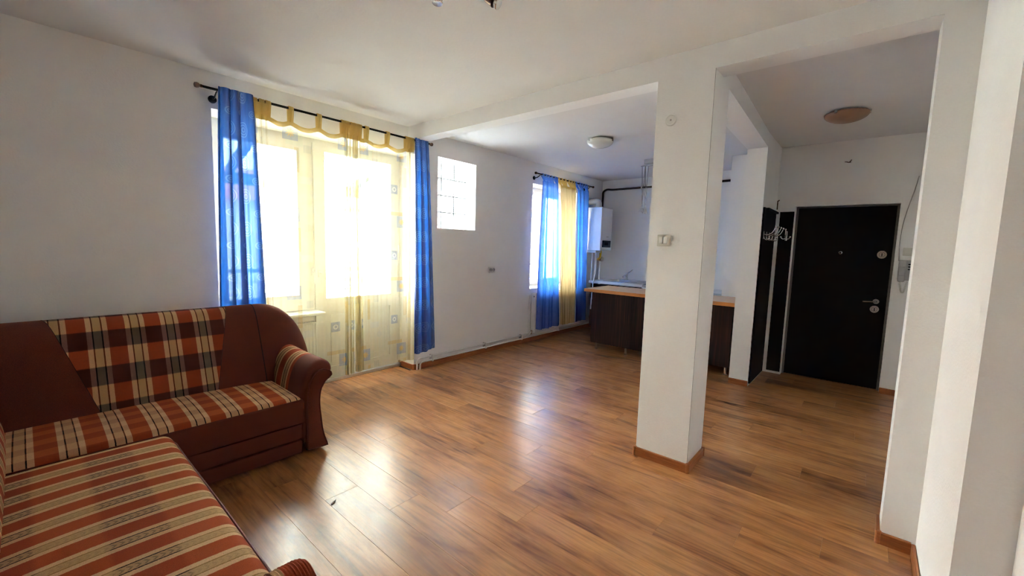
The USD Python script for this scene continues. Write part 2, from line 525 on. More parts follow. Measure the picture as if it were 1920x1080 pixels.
# ceiling, walls
obj('ceiling', bx(-.95, 7.1, -1.2, 4.2, CEIL, CEIL + .12), 'ceiling_paint', kind='structure')
o = sbox(-.95, -.06, 7.1, CEIL).difference(sbox(.965, -.1, 2.79, 2.37)).difference(sbox(3.105, 1.60, 3.706, 2.40)).difference(sbox(4.85, .79, 6.05, 2.33))
obj('wall_left', prism(o, YW, 4.16, 'xz'), 'wall_paint', kind='structure')
obj('wall_back', bx(6.9, 7.1, .9, YW, -.06, CEIL), 'wall_paint', kind='structure')
obj('wall_kitchen', bx(5.9, 6.9, 1.07, 1.44, -.012, CEIL), 'wall_paint', kind='structure')
wall_hall = prism(sbox(-1.1, -.012, .885, CEIL).difference(sbox(-.18, -.1, .70, 1.96)), 5.75, 5.95, 'yz')
obj('wall_hall_end', wall_hall, 'wall_paint', kind='structure')
obj('wall_hall_left', bx(4.95, 5.95, .885, 1.07, -.012, CEIL), 'wall_paint', kind='structure')
obj('wall_hall_right', bx(2.87, 5.95, -1.2, -1.0, -.012, CEIL), 'wall_paint', kind='structure')
rw = Polygon([(-.95, -.405), (1.885, -.405), (1.885, -.28), (2.70, -.28), (2.70, -.152), (2.87, -.152), (2.87, -1.2), (-.95, -1.2)])
obj('wall_right', prism(rw, -.012, CEIL, 'xy'), 'wall_paint', kind='structure')
obj('wall_front', bx(-.95, -.75, -.405, YW, -.06, CEIL), 'wall_paint', kind='structure')
pil = prism(sbox(2.70, .785, 3.01, 1.128), -.012, CEIL, 'xy')
obj('pillar', pil, 'wall_paint', kind='structure', label='square white plastered pillar standing in the middle of the room')
obj('wall_landing', bx(5.955, 6.02, -.5, .95, -.06, 2.2), 'wall_paint', kind='structure')
obj('trim_1', tube([(2.6995, .7845, .06), (2.6995, .7845, 2.49)], .0016, 6), 'grey_plastic', kind='structure')
# beams on the pillar
obj('ceiling_beam', bx(2.70, 2.85, 1.128, YW, 2.49, CEIL + .01), 'wall_paint', kind='structure', label='white ceiling beam from the pillar to the window wall')
obj('ceiling_beam', bx(2.70, 2.87, -.152, .785, 2.49, CEIL + .01), 'wall_paint', kind='structure', label='white beam over the hall opening, right of the pillar')
obj('ceiling_beam', prism(Polygon([(3.01, .80), (4.95, .885), (4.95, 1.07), (3.01, 1.0)]), 2.485, CEIL + .01, 'xy'), 'wall_paint', kind='structure', label='white beam from the pillar back to the hall wall')

# skirting boards
SK, SH = .015, .06


def skirt_x(parent, x0, x1, y, side):  # along x on a wall face at y; side=-1: board lies towards -y
    a, b = (y - SK, y) if side < 0 else (y, y + SK)
    obj('board', chamf(x0, x1, a, b, 0, SH, .004), 'skirting', parent)


def skirt_y(parent, x, y0, y1, side):
    a, b = (x - SK, x) if side < 0 else (x, x + SK)
    obj('board', chamf(a, b, y0, y1, 0, SH, .004), 'skirting', parent)


def corner(parent, x, y):
    obj('corner_cap', lathe([(0, 0), (.013, 0), (.013, SH), (.010, SH + .004), (0, SH + .004)], (x, y, 0), 12), 'skirting', parent)


t = thing('baseboard_left', kind='structure')
skirt_x(t, 2.80, 6.9, YW, -1)
skirt_x(t, -.75, .965, YW, -1)
skirt_y(t, 2.79, YW, 4.08, -1)
corner(t, 2.79, YW - .002)
t = thing('baseboard_pillar', kind='structure')
skirt_y(t, 2.70, .785, 1.128, -1)
skirt_x(t, 2.70, 3.01, .785, -1)
skirt_x(t, 2.70, 3.01, 1.128, 1)
skirt_y(t, 3.01, .785, 1.128, 1)
for cx_, cy_ in ((2.694, .779), (2.694, 1.134), (3.016, .779)):
    corner(t, cx_, cy_)
t = thing('baseboard_hall', kind='structure')
skirt_y(t, 4.95, .885, 1.07, -1)
skirt_y(t, 5.75, -1.0, -.18, -1)
t = thing('baseboard_right', kind='structure')
skirt_y(t, 2.70, -.265, -.152, -1)
skirt_x(t, 2.70, 2.87, -.152, 1)
skirt_x(t, 1.885, 2.686, -.28, 1)
skirt_x(t, -.75, 1.885, -.405, 1)
corner(t, 2.694, -.146)

# ------------------------------------------------------------------ window_1: balcony door and window
w = thing('window_1', 'white plastic balcony door and window behind the yellow curtains', None, (.965, 4.08, 0), kind='structure')
X0, X1 = .965, 2.79
obj('outer_frame', prism(sbox(X0, 0, X1, 2.37).difference(sbox(X0 + .045, .76, 1.77, 2.325)).difference(sbox(1.83, .03, X1 - .045, 2.325)).difference(sbox(X0 - 1, -1, 1.77, .70)), 4.08, 4.15, 'xz'), 'pvc_white', w)
obj('sash', frame_ring(1.005, 1.775, .755, 2.33, .10, 4.06, 4.12, .145), 'pvc_white', w)
obj('sash', prism(sbox(1.825, .03, 2.75, 2.33).difference(sbox(1.93, .85, 2.664, 2.264)).difference(sbox(1.94, .15, 2.654, .72)), 4.06, 4.12, 'xz'), 'pvc_white', w)
obj('pane', bx(1.10, 1.68, 4.085, 4.093, .89, 2.24), 'window_glass', w)
obj('pane', bx(1.925, 2.67, 4.085, 4.093, .845, 2.27), 'window_glass', w)
obj('door_panel', cat_(bx(1.935, 2.66, 4.08, 4.10, .145, .725), frame_ring(1.98, 2.615, .19, .68, .02, 4.074, 4.082)), 'pvc_white', w)
for hx_, hz_ in ((1.80, 1.12), (1.865, 1.10)):
    obj('handle', cat_(cb(hx_ - .014, hx_ + .014, 4.045, 4.06, hz_ - .035, hz_ + .035, .005), tube(bend([(hx_, 4.06, hz_), (hx_, 4.01, hz_), (hx_, 4.01, hz_ - .11)], .02), .008, 8)), 'pvc_white', w)
for hz_ in (2.05, 1.35, .55, .12):
    obj('hinge', cat_(lathe([(0, -.045), (.009, -.045), (.009, .045), (0, .045)], (2.755, 4.05, hz_), 10)), 'pvc_white', w)
obj('parapet', bx(X0, 1.80, 4.06, 4.155, 0, .72), 'wall_paint', w)
obj('window_sill', cb(X0 + .001, 1.83, 3.86, 4.08, .72, .75, .008), 'pvc_white', w)
obj('threshold', cat_(cb(1.80, X1 - .001, 4.03, 4.15, 0, .035, .006), cb(X0 + .001, X1 - .001, 4.06, 4.10, -.01, .012, .004)), 'aluminium', w)

# window_2: glass block light
w = thing('window_2', 'small square window of glass blocks', None, (3.405, 4.0, 1.6), kind='structure')
bw, bh = .601 / 3, .80 / 4
mort = []
for i in range(1, 3):
    mort.append(bx(3.105 + i * bw - .005, 3.105 + i * bw + .005, 3.979, 4.055, 1.60, 2.40))
for j in range(1, 4):
    mort.append(bx(3.105, 3.706, 3.979, 4.055, 1.60 + j * bh - .005, 1.60 + j * bh + .005))
obj('mortar', cat_(*mort), 'mortar', w)
for i in range(3):
    for j in range(4):
        a, b = 3.105 + i * bw, 1.60 + j * bh
        obj('glass_brick', cb(a + .0055, a + bw - .0055, 3.98, 4.06, b + .0055, b + bh - .0055, .010), 'glass_block', w, smooth=40)

# window_3: kitchen window
w = thing('window_3', 'white framed kitchen window behind blue and gold curtains', None, (5.45, 4.08, .79), kind='structure')
obj('outer_frame', frame_ring(4.85, 6.05, .79, 2.33, .05, 4.08, 4.15), 'pvc_white', w)
for a, b in ((4.89, 5.46), (5.46, 6.01)):
    obj('sash', frame_ring(a, b, .83, 2.29, .075, 4.06, 4.12), 'pvc_white', w)
    obj('pane', bx(a + .07, b - .07, 4.085, 4.093, .90, 2.22), 'window_glass', w)
obj('window_sill', cb(4.852, 6.048, 3.785, 4.08, .772, .80, .006), 'pvc_white', w)

# door_1: flat entrance door
w = thing('door_1', 'flat black entrance door at the end of the hall', None, (5.86, .26, 0), kind='structure')
obj('door_frame', prism(sbox(-.18, 0, .70, 1.96).difference(sbox(-.16, -.1, .68, 1.945)), 5.84, 5.90, 'yz'), 'jamb_grey', w)
obj('door_leaf', cb(5.855, 5.90, -.165, .685, .006, 1.944, .004), 'door_black', w)
dx_ = 5.855


def rosette(y, z, ry, rz, mat, keyhole):
    m = lathe([(0, 0), (1, 0), (1, .006), (.85, .010), (0, .010)], (0, 0, 0), 28)
    v = m.vertices.copy()
    m = trimesh.Trimesh(np.c_[dx_ - v[:, 2], y + v[:, 0] * ry, z + v[:, 1] * rz], m.faces[:, ::-1], process=False)
    p = obj('lock_plate', m, 'satin_nickel', w, smooth=30, label='oval nickel lock plate')
    m2 = lathe([(.55, .0095), (.62, .0095), (.62, .012), (.55, .012)], (0, 0, 0), 28)
    v2 = m2.vertices
    obj('rim', trimesh.Trimesh(np.c_[dx_ - v2[:, 2], y + v2[:, 0] * ry, z + v2[:, 1] * rz], m2.faces[:, ::-1], process=False), 'bronze_metal', p, smooth=30)
    if keyhole:
        obj('keyhole', cat_(bx(dx_ - .012, dx_ - .009, y - .004, y + .004, z - .018, z + .014)), 'dark_gap', p)


rosette(-.082, 1.44, .040, .042, 'aluminium', True)
rosette(-.072, .862, .038, .038, 'aluminium', True)
rosette(-.078, .945, .027, .026, 'aluminium', False)
obj('door_handle', tube(bend([(dx_ - .01, -.078, .945), (dx_ - .05, -.078, .945), (dx_ - .05, .03, .938)], .018), [.009] * 2 + [.008] * 5, 10), 'chrome', w, smooth=40)
obj('peephole', lathe([(.008, 0), (.017, 0), (.017, .006), (.009, .008), (.008, .002)], (0, 0, 0), 20).apply_transform(trimesh.transformations.rotation_matrix(-math.pi / 2, (0, 1, 0))).apply_translation((dx_, .262, 1.45)), 'chrome', w)

# ------------------------------------------------------------------ outside: terrace
obj('terrace_floor', bx(-1.5, 8.5, 4.17, 6.45, -.2, -.04), 'terrace_stone', kind='structure')
t = thing('terrace_railing', 'pale metal railing along the terrace edge outside the windows', 'railing', (3.5, 6.2, -.04))
obj('top_rail', cb(-1.4, 8.4, 6.17, 6.22, .97, 1.02, .01), 'rail_grey', t)
for z in (.2, .36, .52, .68, .84):
    obj('bar', bx(-1.4, 8.4, 6.19, 6.205, z - .008, z + .008), 'rail_grey', t)
for k in range(8):
    xx = -1.35 + k * 1.39
    obj('post', bx(xx - .02, xx + .02, 6.175, 6.215, -.04, .97), 'rail_grey', t)
t = thing('terrace_canopy', 'green-grey timber canopy frame over the terrace', 'canopy', (3.5, 5.2, 2.3))
for k in range(10):
    xx = -.8 + k * .86
    v = np.array([(xx, 4.17, 3.05), (xx, 6.45, 2.28)])
    m = bx(-.035, .035, 0, math.hypot(2.18, .77), -.05, .05)
    m.apply_transform(trimesh.transformations.rotation_matrix(-math.atan2(.77, 2.18), (1, 0, 0)))
    m.apply_translation(v[0])
    obj('rafter', m, 'rafter_green', t)
obj('eaves_beam', bx(-1.4, 8.4, 6.28, 6.38, 2.12, 2.26), 'rafter_green', t)
for xx in (-.6, 3.05, 7.6):
    obj('post', bx(xx - .04, xx + .04, 6.29, 6.37, -.04, 2.12), 'rail_grey', t)
t = thing('neighbouring_house', 'pale house with a red roof beyond the terrace railing', 'house', (9, 30, -4))
obj('walls', bx(-4, 24, 28, 36, -6, 3.6), 'render_pale', t)
obj('roof', prism(Polygon([(27.4, 3.6), (36.6, 3.6), (32, 6.0)]), -4.6, 24.6, 'yz'), 'roof_red', t)
obj('ground', bx(-60, 80, 4.3, 120, -6.4, -6), 'terrace_stone', kind='structure')

# ------------------------------------------------------------------ corner sofa
sofa = thing('corner_sofa', 'brown and rust plaid upholstered corner sofa with rolled arms', 'sofa', (.2, 2.6, 0))
prof = spline([(3.15, .30), (3.185, .42), (3.225, .53), (3.29, .70), (3.345, .83), (3.395, .905), (3.45, .932), (3.51, .925), (3.56, .88), (3.585, .78), (3.595, .55), (3.60, .06)], 60)
plen = np.r_[0, np.cumsum(np.linalg.norm(np.diff(prof, axis=0), axis=1))]
vfront = plen[np.argmax(prof[:, 1])]


def back_point(x, s):
    """surface of the main back at position x and length s along the section"""
    y = np.interp(s, plen, prof[:, 0])
    z = np.interp(s, plen, prof[:, 1])
    # the end rounds down towards the arm
    k = np.clip((x - 1.10) / .36, 0, 1)
    sc = np.sqrt(np.clip(1 - k ** 2.3, 0, 1)) * .80 + .20
    z2 = .30 + (z - .30) * np.where(z > .30, sc, 1)
    y2 = y + .12 * k ** 2 * np.clip((3.42 - y) / .25, 0, 1)
    return np.stack([x, y2, z2], -1)


def back_piece(xl, xr, s0, s1, nx, ns):
    """xl, xr: functions of s"""
    S = np.linspace(s0, s1, ns)
    U = np.linspace(0, 1, nx)
    s, u = np.meshgrid(S, U)
    x = xl(s) * (1 - u) + xr(s) * u
    # slightly puffed
    P = back_point(x, s)
    return P, np.stack([x, s], -1)


sdiv0, sdiv1 = plen[2], plen[-1]
L = lambda s: np.interp(s, [0, .12, vfront, vfront + .1, 2], [.245, .235, .045, .03, .03])
Rr = lambda s: np.interp(s, [0, .12, vfront, vfront + .1, 2], [.775, .785, .915, .93, .93])
P, q = back_piece(lambda s: -.55 + 0 * s, L, 0, plen[-1], 24, 70)
obj('back_panel', grid(P), 'suede', sofa, smooth=60, label='plain brown suede left section of the back')
P, q = back_piece(L, Rr, 0, plen[-1], 30, 70)
obj('back_panel', grid(P), 'plaid_back', sofa, smooth=True, uv=np.c_[(q[..., 0] - .088 + .083).ravel(), (q[..., 1] + .03).ravel()], label='plaid middle section of the back')
P, q = back_piece(Rr, lambda s: 1.075 + 0 * s, 0, plen[-1], 16, 70)
obj('back_panel', grid(P), 'suede', sofa, smooth=60, label='plain brown suede right section of the back')
P, q = back_piece(lambda s: 1.079 + 0 * s, lambda s: 1.46 + 0 * s, 0, plen[-1], 40, 70)
obj('back_wing', grid(P), 'suede', sofa, smooth=60, label='rounded brown suede end of the back')
seam = back_point(np.full(60, 1.077), np.linspace(0.06, plen[-1] * .8, 60))
obj('seam', tube(seam, .0035, 6), 'dark_seam', sofa)
for fn in (L, Rr):
    s = np.linspace(.1, vfront + .1, 40)
    obj('seam', tube(back_point(fn(s), s), .0014, 6), 'dark_seam', sofa)
obj('back_frame', cat_(bx(-.55, 1.40, 3.30, 3.58, .05, .40)), 'suede', sofa)


def pad(x0, x1, y0, y1, zb, zt, dome, r, nx, ny, swap=False):
    X = x0 + (x1 - x0) * (1 - np.cos(np.linspace(0, math.pi, nx))) / 2
    Y = y0 + (y1 - y0) * (1 - np.cos(np.linspace(0, math.pi, ny))) / 2
    x, y = np.meshgrid(X, Y, indexing='ij')

    def edge(d):
        q = np.clip(d / r, 0, 1)
        return np.sqrt(np.clip(1 - (1 - q) ** 2, 0, 1))
    dx, dy = np.minimum(x - x0, x1 - x), np.minimum(y - y0, y1 - y)
    e = edge(dx) * edge(dy)
    hump = np.sin(np.pi * (x - x0) / (x1 - x0)) ** .6 * np.sin(np.pi * np.clip((y - y0) / (y1 - y0), 0, 1)) ** .6
    z = zt - r + r * e + dome * np.nan_to_num(hump)
    top = np.stack([x, y, z], -1)
    v, f = grid(top)
    n = len(v)
    i = np.arange(nx * ny).reshape(nx, ny)
    rim = np.r_[i[:, 0], i[-1, 1:], i[-2::-1, -1], i[0, -2:0:-1]]
    low = v[rim].copy(); low[:, 2] = zb
    v = np.vstack([v, low])
    k = len(rim)
    ff = []
    for a in range(k):
        b = (a + 1) % k
        ff += [(rim[a], n + a, n + b), (rim[a], n + b, rim[b])]
    ff += [(n, n + a + 1, n + a) for a in range(1, k - 1)]
    f = np.vstack([f, np.array(ff)])
    return v, f


v, f = pad(-.50, 1.127, 2.705, 3.30, .33, .408, .03, .035, 60, 40)
obj('seat_cushion', (v, f), 'plaid_seat', sofa, smooth=True, uv=np.c_[v[:, 0] - .10 + .081, v[:, 1]], label='plaid seat cushion under the long back')
obj('seat_front', cb(-.5, 1.127, 2.70, 2.80, .235, .395, .012), 'suede', sofa, smooth=30)
obj('base_rail', cb(-.5, 1.122, 2.725, 2.80, .125, .225, .006), 'suede', sofa, smooth=30)
obj('base_rail', cb(-.5, 1.122, 2.722, 2.80, .03, .118, .006), 'suede', sofa, smooth=30)
obj('base_body', bx(-.5, 1.13, 2.79, 3.35, .03, .34), 'suede', sofa)
obj('seat_piping', tube([(x, 2.706, .378) for x in np.linspace(-.5, 1.127, 12)], .005, 8), 'piping_brown', sofa)
for fx, fy in ((1.2, 2.80), (1.2, 3.4), (-.3, 3.5), (.33, 1.35), (-.3, 1.35)):
    obj('foot', lathe([(0, 0), (.025, 0), (.03, .05), (0, .05)], (fx, fy, 0), 12), 'dark_gap', sofa)

# rolled right arm: section in x,z swept from front to back
armp = spline([(1.115, .03), (1.118, .30), (1.125, .42), (1.15, .52), (1.19, .592), (1.245, .622), (1.30, .612), (1.335, .575), (1.325, .53), (1.285, .487), (1.248, .43), (1.238, .36), (1.245, .24), (1.258, .12), (1.285, .03)], 64)
ctr = np.array([1.215, .36])
ys = np.r_[2.735, 2.74, 2.752, 2.775, np.linspace(2.82, 3.45, 26)]
shr = np.r_[.80, .90, .965, .995, np.ones(26)]
A = np.zeros((len(ys), len(armp), 3))
for i, (yy, sh) in enumerate(zip(ys, shr)):
    sec = ctr + (armp - ctr) * sh
    rise = np.clip((yy - 3.0) / .45, 0, 1) ** 2 * .02
    A[i, :, 0] = sec[:, 0]
    A[i, :, 1] = yy
    A[i, :, 2] = np.maximum(sec[:, 1], .03) + rise * np.clip((sec[:, 1] - .4) / .2, 0, 1)
sl = np.r_[0, np.cumsum(np.linalg.norm(np.diff(armp, axis=0), axis=1))]
jA = np.searchsorted(armp[:, 1] + (np.arange(64) > 30) * 9, .36)
# plaid sleeve over the rear of the arm, brown suede at the front and below
k0 = int(np.searchsorted(ys, 2.93))
k1 = len(ys)
jb = 43
v, f = grid(A[:k0 + 1, :])
cap = np.vstack([A[0], [[ctr[0], ys[0], ctr[1]]]])
nn_ = len(v)
v = np.vstack([v, [[ctr[0], ys[0], ctr[1]]]])
f = np.vstack([f, [(nn_, i + 1, i) for i in range(63)]])
obj('arm', (v, f), 'suede', sofa, smooth=50, label='brown suede front of the rolled arm')
mid = A[k0:k1, :jb]
v, f = grid(mid)
uvv = np.stack([np.repeat(mid[:, :1, 1], jb, 1), np.repeat(sl[None, :jb], k1 - k0, 0)], -1).reshape(-1, 2)
obj('arm_sleeve', (v, f), 'plaid_arm', sofa, smooth=True, uv=np.c_[uvv[:, 0] - 3.03 + .083, uvv[:, 1]], label='striped plaid sleeve over the rolled arm')
v, f = grid(A[k0:k1, jb - 1:])
obj('arm_side', (v, f), 'suede', sofa, smooth=50)
fpoly = [(1.150, .04), (1.150, .30), (1.158, .42), (1.178, .50), (1.212, .55), (1.262, .565), (1.305, .545), (1.318, .525), (1.28, .49), (1.245, .44), (1.232, .36), (1.24, .24), (1.256, .12), (1.284, .035)]
pp = spline(fpoly, 60)
fp = Polygon(pp).buffer(0)
obj('arm_front', cat_(prism(fp, 2.712, 2.75, 'xz'), prism(fp.buffer(-.006), 2.707, 2.715, 'xz')), 'suede', sofa, smooth=30)
ring_ = np.array(fp.exterior.coords)
obj('arm_piping', tube([(a, 2.711, b) for a, b in ring_], .0045, 8), 'piping_brown', sofa)

# chaise part towards the camera
v, f = pad(-.16, .437, 1.16, 2.615, .30, .435, .022, .05, 50, 90)
obj('chaise_cushion', (v, f), 'plaid_chaise', sofa, smooth=True, uv=np.c_[v[:, 1] - 2.296 + .073, v[:, 0] + .02], label='striped seat of the chaise part')
obj('chaise_base', cb(-.45, .425, 1.17, 2.61, .03, .33, .012), 'suede', sofa, smooth=30)
edge_ = [(.30, 2.612, .40), (.39, 2.605, .398), (.425, 2.575, .396), (.437, 2.50, .396), (.438, 2.0, .398), (.438, 1.5, .398), (.437, 1.16, .396)]
obj('chaise_piping', tube(spline(edge_, 50), .0065, 8), 'piping_brown', sofa)
# its back along the left
lprof = spline([(-.105, .36), (-.098, .46), (-.114, .54), (-.15, .70), (-.21, .84), (-.28, .915), (-.36, .925), (-.45, .88), (-.50, .75), (-.52, .40), (-.52, .05)], 40)
Y = np.linspace(1.20, 3.14, 40)
P = np.zeros((40, 40, 3))
bul = np.clip(np.sin(np.pi * (Y - 1.2) / 1.94), 0, 1) ** .3
P[..., 0] = lprof[:, 0][None, :] - .02 * (1 - bul[:, None])
P[..., 1] = Y[:, None]
P[..., 2] = lprof[:, 1][None, :]
ll = np.r_[0, np.cumsum(np.linalg.norm(np.diff(lprof, axis=0), axis=1))]
v, f = grid(P)
obj('chaise_back', (v, f[:, ::-1]), 'plaid_arm', sofa, smooth=True, uv=np.c_[np.repeat(Y, 40), np.tile(ll, 40)], label='plaid back cushion of the chaise part')
# ribbed bolster arm at its end
nx_, na = 260, 40
X = np.linspace(-.30, .455, nx_)
th = np.linspace(0, 2 * math.pi, na)
rb = .0022 * np.cos(2 * math.pi * X / .0082)
env = np.sqrt(np.clip(1 - np.clip((X - .40) / .057, 0, 1) ** 3, 0, 1)) * .25 + .75
rad = .075 * env + rb
P = np.stack([np.repeat(X[:, None], na, 1), 1.075 + np.outer(rad, np.cos(th)) * 1.05, .492 + np.outer(rad, np.sin(th))], -1)
v, f = grid(P)
n0 = len(v)
v = np.vstack([v, [[.463, 1.075, .492]]])
f = np.vstack([f, [(n0, (nx_ - 1) * na + k, (nx_ - 1) * na + k + 1) for k in range(na - 1)]])
obj('bolster_arm', (v, f), 'plaid_arm', sofa, smooth=True, uv=np.c_[v[:, 0] - .345 + .083, v[:, 1]], label='ribbed rolled arm at the end of the chaise part')
obj('bolster_base', cb(-.30, .43, 1.02, 1.16, .03, .45, .02), 'suede', sofa, smooth=30)


# ------------------------------------------------------------------ curtains
def drape(x0t, x1t, x0b, x1b, ztop, zbot, y0, folds, amp_t, amp_b, width, seed, nu=150, nv=70, tabs=None, sag=.03, hem=None, xmap=None, fx=.35):
    rs = np.random.RandomState(seed)
    u = np.linspace(0, 1, nu)[:, None]
    v = np.linspace(0, 1, nv)[None, :]  # 0 top, 1 bottom
    zt = np.full_like(u, ztop)
    if tabs is not None:
        tp = np.array(sorted(tabs))
        xs = x0t + (x1t - x0t) * (u[:, 0] if xmap is None else np.interp(u[:, 0], *xmap))
        d = np.zeros(nu)
        for a, b in zip(tp, tp[1:]):
            m = (xs >= a) & (xs <= b)
            d[m] = sag * np.sin(np.pi * (xs[m] - a) / (b - a)) * min(1, (b - a) / .2)
        zt = (ztop - d)[:, None]
    zb = zbot + 0 * u
    if hem is not None:
        zb = zbot + np.interp(u, *hem)
    z = zt * (1 - v) + zb * v
    vv = v ** .8
    ux = u if xmap is None else np.interp(u, *xmap)
    x = (x0t + (x1t - x0t) * ux) * (1 - vv) + (x0b + (x1b - x0b) * ux) * vv
    ph = rs.uniform(0, 6.28, 5)
    warp = u + .035 * np.sin(2 * np.pi * (1.3 * u + ph[0])) + .03 * np.sin(2 * np.pi * (2.7 * u + ph[1])) + .02 * (v ** 2) * np.sin(5 * u + ph[2])
    amp = amp_t * (1 - v) + amp_b * v
    if xmap is not None:  # gathered where the cloth is bunched, nearly flat between
        dens = np.gradient(u[:, 0]) / np.maximum(np.gradient(np.interp(u[:, 0], *xmap)), 1e-6)
        dens = np.convolve(np.pad(dens, 12, mode='edge'), np.ones(25) / 25, 'valid')[:, None]
        amp = amp * np.clip((dens - .55) / 1.4, .12, 1.0)
    env = .45 + .55 * np.sin(2 * np.pi * (1.7 * u + ph[3])) ** 2
    w = np.sin(2 * np.pi * folds * warp + ph[4] + .5 * v * np.sin(3 * u + ph[0]))
    y = y0 + amp * env * w + .3 * amp * np.sin(2 * np.pi * folds * 2.3 * u + ph[1]) * (v * .8 + .1)
    x = x + fx * amp * env * np.cos(2 * np.pi * folds * warp * 1.0 + ph[4])
    y = np.minimum(y, y0 + .05)
    P = np.stack(np.broadcast_arrays(x, y, z), -1)
    uvs = np.stack(np.broadcast_arrays(u * width, z), -1).reshape(-1, 2)
    return P, uvs


def curtain(label, mat, tabmat, rod_y, rod_z, tabpos, tabw=.045, uoff=0.0, band=False, **k):
    P, uvs = drape(tabs=tabpos, **k)
    t = thing('curtain', label, 'curtain', ((k['x0t'] + k['x1t']) / 2, k['y0'], k['zbot']), 'curtains at the balcony window' if k['x0t'] < 4 else 'curtains at the kitchen window')
    obj('cloth', grid(P), mat, t, smooth=True, uv=uvs + [[uoff, 0]])
    if band:
        B = P[:, :4].copy()
        top, t3 = P[:, 0], P[:, 3]
        d = (t3 - top) / np.maximum(np.linalg.norm(t3 - top, axis=1, keepdims=True), 1e-6)
        B = np.stack([top + d * q + [0, -.003, 0] for q in (-.002, .010, .022, .036)], 1)
        obj('heading', grid(B), tabmat, t, smooth=True, uv=np.c_[B[..., 0].ravel(), B[..., 2].ravel()])
    if tabpos:
        top = P[:, 0, :]
        for xt in tabpos:
            i = int(np.argmin(np.abs(top[:, 0] - xt)))
            c = top[i]
            # a band of cloth over the rod: front leg, over the top, back leg
            r = .017
            a = np.linspace(0, math.pi, 9)
            path = [(c[1] - .002, c[2] - .012), (rod_y - r, rod_z - .01)] + [(rod_y - r * math.cos(q), rod_z + r * math.sin(q)) for q in a] + [(rod_y + r, rod_z - .01), (c[1] + .006, c[2] - .012)]
            path = np.array(path)
            w = np.linspace(-tabw / 2, tabw / 2, 7)
            S = len(path)
            pinch = 1 - .25 * np.sin(np.linspace(0, math.pi, S))
            B = np.zeros((7, S, 3))
            B[..., 0] = xt + w[:, None] * pinch[None, :] + (c[0] - xt) * .5
            B[..., 1] = path[None, :, 0] + .003 * np.sin(w * 160)[:, None]
            B[..., 2] = path[None, :, 1]
            obj('tab', grid(B), tabmat, t, smooth=True, uv=np.c_[B[..., 0].ravel(), B[..., 2].ravel()])
    return t


RY, RZ = 3.685, 2.478
curtain('blue satin curtain hanging left of the balcony window behind the sofa', 'blue_satin', 'blue_satin', RY, RZ, None, x0t=.955, x1t=1.20, x0b=.87, x1b=1.255, ztop=RZ + .02, zbot=.24, y0=RY - .03, folds=3.6, fx=1.15, amp_t=.020, amp_b=.042, width=.72, seed=3, nu=220)
curtain('sheer gold patterned curtain over the window, its left edge behind the sofa end', 'sheer_gold', 'gold_band', RY, RZ, [1.215, 1.265, 1.31, 1.481, 1.71, 1.925, 1.965, 2.01], x0t=1.205, x1t=2.03, x0b=1.225, x1b=2.01, ztop=2.385, zbot=.155, y0=RY + .006, folds=15, fx=.55, amp_t=.022, amp_b=.036, width=1.35, seed=8, nu=520, sag=.035, uoff=-.30, band=True, xmap=([0, .24, .70, 1], [0, .10, .90, 1]))
curtain('sheer gold patterned curtain over the balcony door beside the right blue curtain', 'sheer_gold', 'gold_band', RY, RZ, [2.045, 2.085, 2.155, 2.38, 2.60, 2.635, 2.665], x0t=2.03, x1t=2.68, x0b=2.045, x1b=2.68, ztop=2.385, zbot=.165, y0=RY + .008, folds=13, fx=.55, amp_t=.022, amp_b=.034, width=1.05, seed=21, nu=460, sag=.035, uoff=-.57, band=True, xmap=([0, .30, .82, 1], [0, .12, .93, 1]))
curtain('narrow blue satin curtain right of the balcony door by the heating pipes', 'blue_satin', 'blue_satin', RY, RZ, None, x0t=2.675, x1t=2.845, x0b=2.685, x1b=2.94, ztop=RZ + .02, zbot=.23, y0=RY - .03, folds=2.7, fx=.9, amp_t=.014, amp_b=.038, width=.5, seed=12, hem=([0, .62, .66, 1], [0, 0, .012, .03]))
KY, KZ = 3.685, 2.452
curtain('blue satin curtain left of the gold one at the kitchen window', 'blue_voile', 'blue_voile', KY, KZ, [4.925, 5.0, 5.06, 5.14, 5.22, 5.27], x0t=4.90, x1t=5.29, x0b=4.875, x1b=5.47, ztop=2.365, zbot=.20, y0=KY - .042, folds=3.2, fx=.7, amp_t=.024, amp_b=.048, width=.85, seed=31, sag=.02, nu=220)
curtain('gold curtain hanging between two blue ones at the kitchen window', 'gold_dense', 'gold_band', KY, KZ, [5.32, 5.41, 5.50, 5.60, 5.68, 5.75], x0t=5.30, x1t=5.78, x0b=5.48, x1b=5.88, ztop=2.36, zbot=.20, y0=KY - .04, folds=3.4, fx=.7, amp_t=.022, amp_b=.042, width=.85, seed=35, sag=.02, nu=220, band=True)
curtain('blue satin curtain beside the boiler at the kitchen window', 'blue_voile', 'blue_voile', KY, KZ, [5.81, 5.93, 6.0, 6.08, 6.14], x0t=5.79, x1t=6.175, x0b=5.89, x1b=6.26, ztop=2.36, zbot=.20, y0=KY - .042, folds=2.8, fx=.6, amp_t=.022, amp_b=.042, width=.8, seed=39, sag=.02, nu=220)


